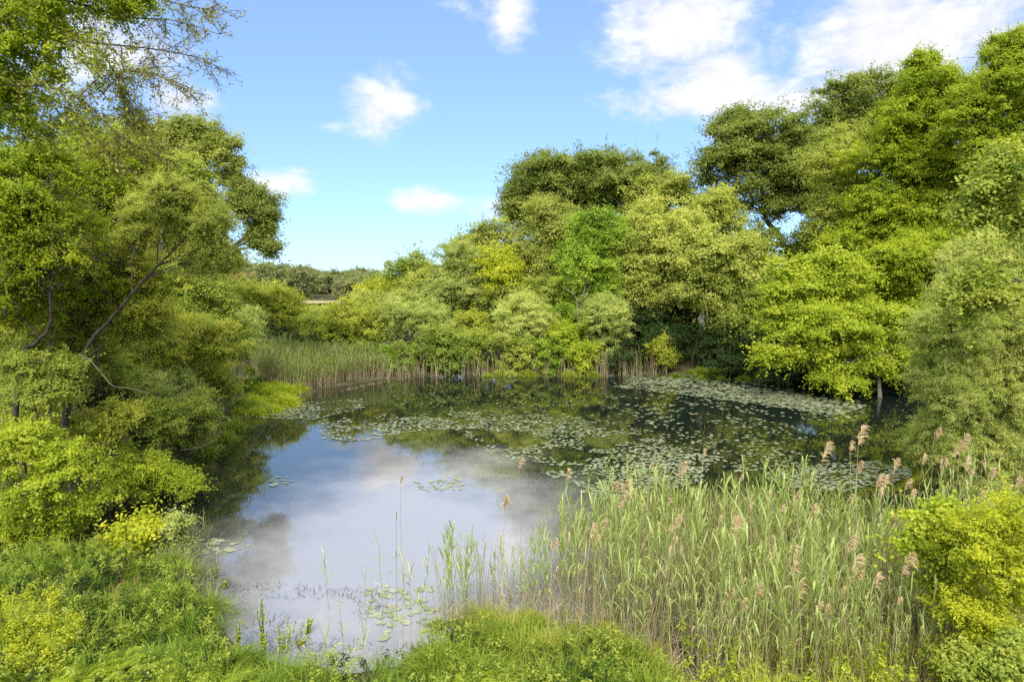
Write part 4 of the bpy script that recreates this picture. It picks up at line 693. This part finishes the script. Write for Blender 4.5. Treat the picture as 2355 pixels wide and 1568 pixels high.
def lily_pads():
    rng = np.random.default_rng(61); K = 14
    def pad(rng):
        a0 = .16; a = np.linspace(a0, 2 * pi - a0, K - 1); r = 1 + rng.normal(size=K - 1) * .03; V = np.vstack([[.08, 0, 0], np.column_stack([np.cos(a) * r, np.sin(a) * r, np.abs(np.sin(a * rng.integers(1, 3) + rng.uniform(0, 6))) * .05])]); return V
    protos = [pad(rng) for _ in range(6)]
    REG = [([(1410, 890), (1500, 868), (1600, 868), (1700, 885), (1850, 908), (1995, 933), (1930, 955), (1780, 935), (1600, 912)], 900, .30), ([(1480, 876), (1640, 880), (1830, 912), (1940, 938), (1800, 930), (1620, 905)], 420, .1), ([(1380, 880), (1500, 862), (1720, 878), (2020, 930), (1950, 975), (1760, 955), (1560, 930)], 260, .3), ([(1440, 864), (1560, 864), (1600, 880), (1440, 884)], 160, .1), ([(700, 925), (830, 912), (840, 938), (720, 965), (590, 962), (600, 945)], 330, .35),
           ([(730, 965), (960, 945), (1110, 950), (1110, 985), (960, 990), (840, 1015), (740, 1010)], 560, .42), ([(1000, 960), (1300, 950), (1520, 1010), (1560, 1060), (1400, 1140), (1250, 1090), (1120, 1040)], 1000, .42), ([(900, 905), (1400, 900), (1600, 940), (1900, 990), (2080, 1050), (1900, 1090), (1500, 1090), (1150, 1020), (950, 960)], 850, .42),
           ([(1760, 1090), (1900, 1065), (2080, 1060), (2100, 1100), (1960, 1130), (1800, 1125)], 330, .3), ([(1550, 1030), (1640, 1050), (1620, 1110), (1400, 1150), (1330, 1130)], 330, .2), ([(405, 1240), (500, 1238), (585, 1255), (520, 1270), (440, 1278)], 34, .0), ([(850, 1345), (1000, 1345), (1010, 1430), (880, 1470), (845, 1420)], 30, .0), ([(955, 1108), (1060, 1098), (1070, 1125), (960, 1130)], 46, .3), ([(700, 920), (770, 905), (900, 862), (990, 868), (880, 880)], 60, .2), ([(1420, 1190), (1480, 1190), (1480, 1240), (1420, 1250)], 12, .0), ([(620, 1100), (660, 1095), (680, 1110), (620, 1120)], 10, 0)]
    q = []
    for px, n, th in REG:
        p = scatter(px, int(n * 2.1), rng); w = flat_at(p[:, 0], p[:, 1])[:, :2]; nz = .6 * vnoise(w, .45, 13) + .4 * vnoise(w, 1.6, 14); q.append(w[nz + .12 * rng.random(len(w)) > th + .07 * (th > .15)])
    q = np.concatenate(q); q = q[in_poly(q, SHORE)]; d = np.hypot(q[:, 0], q[:, 1]); q = q[np.argsort(d)]
    grid, keep = {}, []
    for i, (x, y) in enumerate(q):       # keep pads from piling up
        kx = (int(x / .115), int(y / .115))
        if kx in grid: continue
        grid[kx] = 1; keep.append(i)
    q = q[keep]; R = rng.uniform(.042, .08, len(q)) * np.where((q[:, 0] > 6) & (q[:, 1] > 30), 1.35, 1) * np.where(q[:, 1] < 16, 1.25, 1); n1 = min(300, len(q)); first = []
    for i in range(n1):
        if i < 6:
            s = Soup(); s.add(protos[i], np.arange(K)[None], .3); o = s.obj('lily_pad', PADM); first.append(o); tag(o, 'x', 'lily pad', 'lily pads afloat on the pond')
        else: o = first[i % 6].copy(); C.objects.link(o)
        o.location = (q[i, 0], q[i, 1], .006 + rng.uniform(0, .006)); o.rotation_euler = (rng.normal() * .03, rng.normal() * .03, rng.uniform(0, 6.28)); o.scale = (R[i],) * 3
        y, x = q[i, 1], q[i, 0]
        o['label'] = 'pale round lily pad near the grassy left corner of the pond' if (x < -5 and y < 19) else 'pale lily pad in the small group among thin reeds in the front shallows' if y < 15 else 'pale lily pad of the nearest floating patches before the reed bed'
    idx = np.arange(n1, len(q)); s = Soup(); m = len(idx); pr = np.array(protos)[rng.integers(0, 6, m)]; a = rng.uniform(0, 6.28, m); ca, sa = np.cos(a), np.sin(a)
    V = np.stack([pr[..., 0] * ca[:, None] - pr[..., 1] * sa[:, None], pr[..., 0] * sa[:, None] + pr[..., 1] * ca[:, None], pr[..., 2]], -1) * R[idx][:, None, None]; V[..., 2] += V[..., 0] * rng.normal(size=(m, 1)) * .05
    V += np.column_stack([q[idx], .012 + rng.uniform(0, .008, m)])[:, None]; s.add(V.reshape(-1, 3), np.arange(m * K).reshape(m, K), rng.random(m)); o = s.obj('lily_pads', PADM); tag(o, 'broad drifts of small lily pads across the back of the pond', 'lily pads', None, 'stuff'); print('pads', len(q))
lily_pads()
print('leaves', LEAFN)

# ------------------------------------------------------------------ foreground grass, ferns, water plants
def grass():
    rng = np.random.default_rng(71)
    def patch(name, label, px, n, l0, l1, w, style, z=None, lean=.4, clumpy=.40, dr=(.2, .8)):
        poly = flat_at([p[0] for p in px], [p[1] for p in px], .15)[:, :2]; q = scatter(poly, n, rng)
        cen_ = scatter(poly, max(6, n // 420), rng); tuft = rng.random(n) < .90; i = rng.integers(0, len(cen_), n); big = rng.uniform(.5, 1.25, len(cen_)); q[tuft] = cen_[i[tuft]] + rng.normal(size=(tuft.sum(), 2)) * .17 * big[i[tuft]][:, None]
        nz = vnoise(q, .9, 15); kp = nz + .25 * rng.random(n) > clumpy; q, i, tuft, nz = q[kp], i[kp], tuft[kp], nz[kp]; n = len(q)
        out = np.where(tuft[:, None], q - cen_[i], 0); D = np.column_stack([rng.normal(size=(n, 2)) * lean * .8 + out * 3.4, np.ones(n)]); ln = rng.uniform(l0, l1, n) * (.6 + .8 * nz) * np.where(tuft, big[i], .55)
        gz = np.maximum(ground_z(q), -.06) - .02 + np.where(tuft, .22 * big[i] * np.exp(-(out ** 2).sum(1) / .05), 0); vv, ff, _ = ribbons(np.column_stack([q, gz]), D, ln, rng.uniform(.7, 1.3, n) * w, rng.uniform(*dr, n), 4, rng); s = Soup(); s.add(vv, ff, np.repeat(np.clip(.5 + (nz - .5) * .5 + (big[i] - .87) * .3 * np.sin(i * 2.4) * tuft + np.sin(i * 1.7) * .15 + rng.normal(size=n) * .18, 0, 1), 4)); o = s.obj(name, LM[style]); tag(o, label, 'grass', None, 'stuff')
    patch('grass', 'lush green grass covering the lower left bank', [(-40, 1275), (200, 1262), (350, 1270), (420, 1300), (470, 1370), (500, 1450), (530, 1500), (560, 1600), (300, 1640), (-60, 1640)], 46000, .45, .95, .011, 'grass', dr=(.3, 1.0))
    patch('grass', 'fringe of lush grass along the bottom shore', [(520, 1500), (660, 1530), (780, 1545), (980, 1500), (1010, 1450), (1150, 1430), (1300, 1450), (1420, 1500), (1560, 1570), (1560, 1680), (500, 1680)], 34000, .40, .85, .010, 'grass', dr=(.3, 1.0))
    patch('yellow_grass', 'yellowish sedge between the bottom shore and the reeds', [(980, 1420), (1150, 1395), (1320, 1400), (1450, 1470), (1560, 1560), (1400, 1600), (1200, 1500), (1000, 1470)], 13000, .25, .6, .009, 'ygrass')
    patch('yellow_grass', 'yellowish grass below the reeds at the lower right', [(1700, 1560), (1800, 1450), (2000, 1420), (2120, 1440), (2200, 1500), (2250, 1680), (1650, 1690)], 16000, .3, .75, .010, 'ygrass')
    patch('yellow_grass', 'yellowish grass at the left bank before the shrubs', [(180, 1235), (330, 1235), (420, 1290), (380, 1330), (250, 1300)], 5000, .3, .6, .011, 'ygrass')
    patch('shore_grass', 'bright green grass on the point of the left shore', [(540, 960), (560, 930), (600, 895), (690, 895), (700, 912), (640, 945)], 11000, .4, .75, .03, 'lime', clumpy=.1)
    patch('shore_grass', 'low green sedge along the shaded right end of the far shore', [(1480, 862), (1560, 856), (1700, 852), (1790, 868), (1760, 876), (1690, 870), (1500, 867)], 8000, .3, .6, .035, 'grass', clumpy=.1)
    patch('shore_grass', 'green sedge lining the shaded water edge of the left bank', [(330, 1115), (450, 1050), (530, 975), (550, 925), (570, 868), (620, 862), (600, 900), (575, 945), (520, 1010), (460, 1062)], 9000, .35, .75, .022, 'grass', clumpy=.08)
    patch('bank_grass', 'rough grass on the bank beyond the pale willow', [(2420, 1300), (2700, 900), (3600, 800), (3600, 1250), (2600, 1650)], 14000, .5, 1.1, .03, 'grass', clumpy=.1)
    patch('shore_grass', 'green sedge at the middle of the far shore', [(1000, 862), (1200, 857), (1440, 858), (1440, 862), (1200, 862)], 3000, .25, .55, .035, 'shrub', clumpy=.25)
def weeds():
    rng = np.random.default_rng(75)
    def patch(label, px, n, style, L0, z0, z1):
        poly = flat_at([p[0] for p in px], [p[1] for p in px], .25)[:, :2]; q = scatter(poly, n, rng); q = q[vnoise(q, 1.1, 23) + .3 * rng.random(len(q)) > .5]; n = len(q); m = 26
        rad = rng.uniform(.05, .14, (n, 1, 1)); e = unit(rng.normal(size=(n, m, 3)) + [0, 0, .6]); P = np.column_stack([q, np.maximum(ground_z(q), -.05) + rng.uniform(z0, z1, n)])[:, None] + e * rad * np.array([1, 1, 1.5]) * (.4 + .6 * rng.random((n, m, 1)))
        P[..., 2] = np.maximum(P[..., 2], .02); V, Fc = leaves(P.reshape(-1, 3), (e + [0, 0, .5] + rng.normal(size=e.shape) * .4).reshape(-1, 3), rng.uniform(.6, 1.4, n * m) * L0, rng.uniform(.6, 1.4, n * m) * L0 * .5, rng, 6)
        s = Soup(); s.add(V, Fc, np.clip(np.repeat(rng.normal(.5, .2, n), m) + rng.normal(size=n * m) * .15, 0, 1)); o = s.obj('weeds', LM[style]); tag(o, label, 'weeds', None, 'stuff')
    lower_left = [(-40, 1290), (200, 1280), (350, 1290), (440, 1350), (480, 1450), (540, 1540), (500, 1640), (-60, 1640)]
    patch('leafy green weeds scattered through the lower left grass', lower_left, 420, 'shrub', .05, .25, .55)
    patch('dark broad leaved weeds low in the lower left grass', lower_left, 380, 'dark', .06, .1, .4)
    patch('yellowish weeds in the bottom left corner', [(-40, 1440), (120, 1420), (200, 1500), (150, 1600), (-50, 1640)], 260, 'yellow', .045, .3, .55)
    shore = [(700, 1545), (980, 1480), (1010, 1430), (1200, 1420), (1420, 1480), (1600, 1580), (1560, 1680), (650, 1680)]
    patch('pale leafy weeds among the bottom shore sedge', shore, 330, 'shrub', .045, .25, .6); patch('dark weeds low among the bottom shore sedge', shore, 330, 'dark', .05, .08, .35)
    patch('leafy weeds under the reeds at the lower right', [(1560, 1450), (1900, 1420), (2150, 1400), (2250, 1500), (2250, 1640), (1600, 1640)], 420, 'lime', .05, .1, .6)
def thatch():
    rng = np.random.default_rng(78); s = Soup()
    for px, n in (([(230, 1330), (300, 1290), (345, 1300), (340, 1400), (270, 1410)], 900), ([(1000, 1500), (1200, 1470), (1330, 1520), (1300, 1568), (1050, 1560)], 900), ([(0, 1480), (60, 1460), (90, 1540), (40, 1600), (-20, 1600)], 500), ([(1350, 1500), (1600, 1540), (1620, 1600), (1400, 1600)], 700)):
        q = scatter([tuple(p) for p in flat_at([p[0] for p in px], [p[1] for p in px], .2)[:, :2]], n, rng); D = rng.normal(size=(n, 3)) * [.8, .8, .2] + [0, 0, .55]
        vv, ff, _ = ribbons(np.column_stack([q, np.maximum(ground_z(q), -.05)]), D, rng.uniform(.25, .7, n), rng.uniform(.006, .012, n), rng.uniform(.1, .7, n), 3, rng); s.add(vv, ff, np.repeat(rng.random(n), 3))
    o = s.obj('dead_grass', LM['thatch']); tag(o, 'rusty brown dead grass lying between the green tufts of the near bank', 'dead grass', None, 'stuff')
weeds()
grass()
thatch()
def ferns():
    rng = np.random.default_rng(81); protos = []
    for q in range(4):
        s = Soup()
        for k in range(7):
            a = k * pi / 3.5 + rng.uniform(-.3, .3); l = rng.uniform(.42, .62); t = np.linspace(.08, 1, 15); P = np.column_stack([np.cos(a) * l * t * .8, np.sin(a) * l * t * .8, l * (.95 * t - .62 * t ** 2)]); tg = unit(np.gradient(P, axis=0)); sd = unit(np.cross(tg, [0, 0, 1.]))
            vv, ff = tubes(P[None], np.linspace(.004, .0015, 15)[None], 3); s.add(vv, ff, .5)
            for sg in (-1, 1):
                pl = .17 * l / .5 * np.sin(np.clip(t * 1.05, 0, 1) * pi) ** .7 + .01; vv, ff, _ = ribbons(P, sd * sg + tg * .45, pl, .017, .18, 3, None, side=np.cross(sd * sg, [0, 0, 1.]) + tg * .4); s.add(vv, ff, np.repeat(rng.random(15), 3))
        protos.append(s.data('fronds', [LM['fern']]))
    G = 'ferns on the lower left bank'
    L_ = [(150, 1545), (215, 1530), (280, 1548), (335, 1525), (385, 1545), (430, 1560), (470, 1535), (120, 1585), (250, 1580), (350, 1585), (500, 1560), (180, 1575), (1090, 1560), (1140, 1565), (545, 1575), (60, 1500), (195, 1555), (305, 1565), (360, 1552), (410, 1540), (235, 1560), (275, 1525), (450, 1585), (330, 1545), (150, 1575), (390, 1580)]
    for i, (u, v) in enumerate(L_):
        p = flat_at(u, v, .5); z = float(ground_z([p[:2]])[0]); lb = 'bright fern in the grass of the bottom shore beside the sedge' if u > 1000 else 'bright fern at the left edge on a brown grassy hollow' if u < 100 else 'bright fern with arching fronds in the fern patch on the lower left bank'
        o = bpy.data.objects.new('fern', protos[i % 4]); C.objects.link(o); o.location = (p[0], p[1], z + .22); o.rotation_euler.z = rng.uniform(0, 6); o.scale = (rng.uniform(.5, .85),) * 3; tag(o, lb, 'fern', G)
ferns()
def water_plants():
    rng = np.random.default_rng(91)
    L_ = [(550, 1510, 1425, 'leafy plant standing in the shallows, largest and nearest the left grass'), (607, 1490, 1360, 'tall leafy plant in the shallows with a paler top tuft'), (605, 1510, 1440, 'leafy plant at the foot of the tall tufted one in the shallows'), (650, 1500, 1430, 'leafy plant in the shallows right of the tall tufted one'), (708, 1455, 1405, 'small bright leafy plant standing alone in the middle shallows'), (688, 1480, 1462, 'tiny leafy sprig in the middle shallows'), (515, 1350, 1320, 'pale sprig in the water beside the dead stems'), (490, 1330, 1290, 'thin leafy sprig at the edge of the dead stems'), (1000, 1540, 1510, 'leafy sprig in the grass of the bottom shore'), (1075, 1540, 1500, 'leafy plant among the sedge of the bottom shore')]
    for u, vb, vt, lb in L_:
        p = flat_at(u, vb, 0); h = float((vb - vt) * ppx(p[1])); z = max(-.05, float(ground_z([p[:2]])[0])); root = empty('water_plant', (p[0], p[1], z), lb, 'water plant', 'leafy plants in the shallows'); st, lf = Soup(), Soup()
        for k in range(5):
            top = np.array([rng.normal() * .06, rng.normal() * .06, h * rng.uniform(.6, 1)]); b = np.array([rng.normal() * .03, rng.normal() * .03, -.05]); P = limb(b, top, 6, 0, rng); vv, ff = tubes(P[None], np.linspace(.006, .003, 6)[None], 4); st.add(vv, ff, .5)
            n = 22; f = rng.uniform(.25, 1, n); P0 = b + (top - b) * f[:, None]; a = rng.uniform(0, 6.28, n); D = np.column_stack([np.cos(a), np.sin(a), np.full(n, .55)]); vv, ff, _ = ribbons(P0, D, rng.uniform(.05, .10, n), rng.uniform(.018, .03, n), .35, 4, rng); lf.add(vv, ff, np.repeat(rng.random(n), 4))
        st.obj('stems', WD['dark'], root); lf.obj('leaves', LM['lime'] if h > .3 else LM['shrub'], root)
    # dead stems and floating bits in the shallows
    s = Soup(); q = scatter([(500, 1330), (700, 1350), (1000, 1360), (1000, 1500), (800, 1530), (560, 1500)], 2600, rng); w = flat_at(q[:, 0], q[:, 1]); keep = (vnoise(w, 1.2, 18) + .3 * rng.random(len(w)) > .52) & in_poly(w[:, :2], SHORE); w = w[keep]; n = len(w); D = rng.normal(size=(n, 3)) * [.7, .7, .1] + [0, 0, .6]; w[:, 2] = -.03
    vv, ff, _ = ribbons(w, D, rng.uniform(.06, .34, n), .008, rng.uniform(0, .5, n), 3, rng); s.add(vv, ff, .5); o = s.obj('dead_stems', WD['dark']); tag(o, 'blackish dead stems poking out of the front shallows', 'dead stems', None, 'stuff')
    s = Soup(); q = scatter([(350, 1230), (430, 1190), (480, 1240), (510, 1330), (500, 1420), (430, 1400), (380, 1320)], 1300, rng); w = flat_at(q[:, 0], q[:, 1]); w[:, 2] = np.maximum(-.05, ground_z(w)); n = len(w); D = rng.normal(size=(n, 3)) * [.5, .5, .2] + [0, 0, 1]
    vv, ff, P = ribbons(w, D, rng.uniform(.3, .85, n), .007, rng.uniform(.1, .5, n), 4, rng); s.add(vv, ff, np.repeat(rng.random(n), 4)); o = s.obj('dead_brush', WD['grey']); tag(o, 'greyish tangle of dead brush at the water edge of the left bank', 'dead brush', None, 'stuff')
water_plants()
shrub('greyish leafy sprawl over the dead brush at the left water edge', 15.2, [(415, 1215, 26, 20), (400, 1270, 40, 40), (450, 1310, 40, 40), (360, 1290, 40, 30)], 'sage', cov=.9, leaf=7, bare=300, bare_len=.5, r=.012, twr=.005, group=G4)
shrub('yellow leaved sprig standing up from the left grass', 15.0, [(325, 1215, 22, 14), (300, 1245, 30, 20), (290, 1265, 20, 20)], 'yellow', cov=1.3, leaf=11, k=6, r=.01, twr=.005, group=G4)
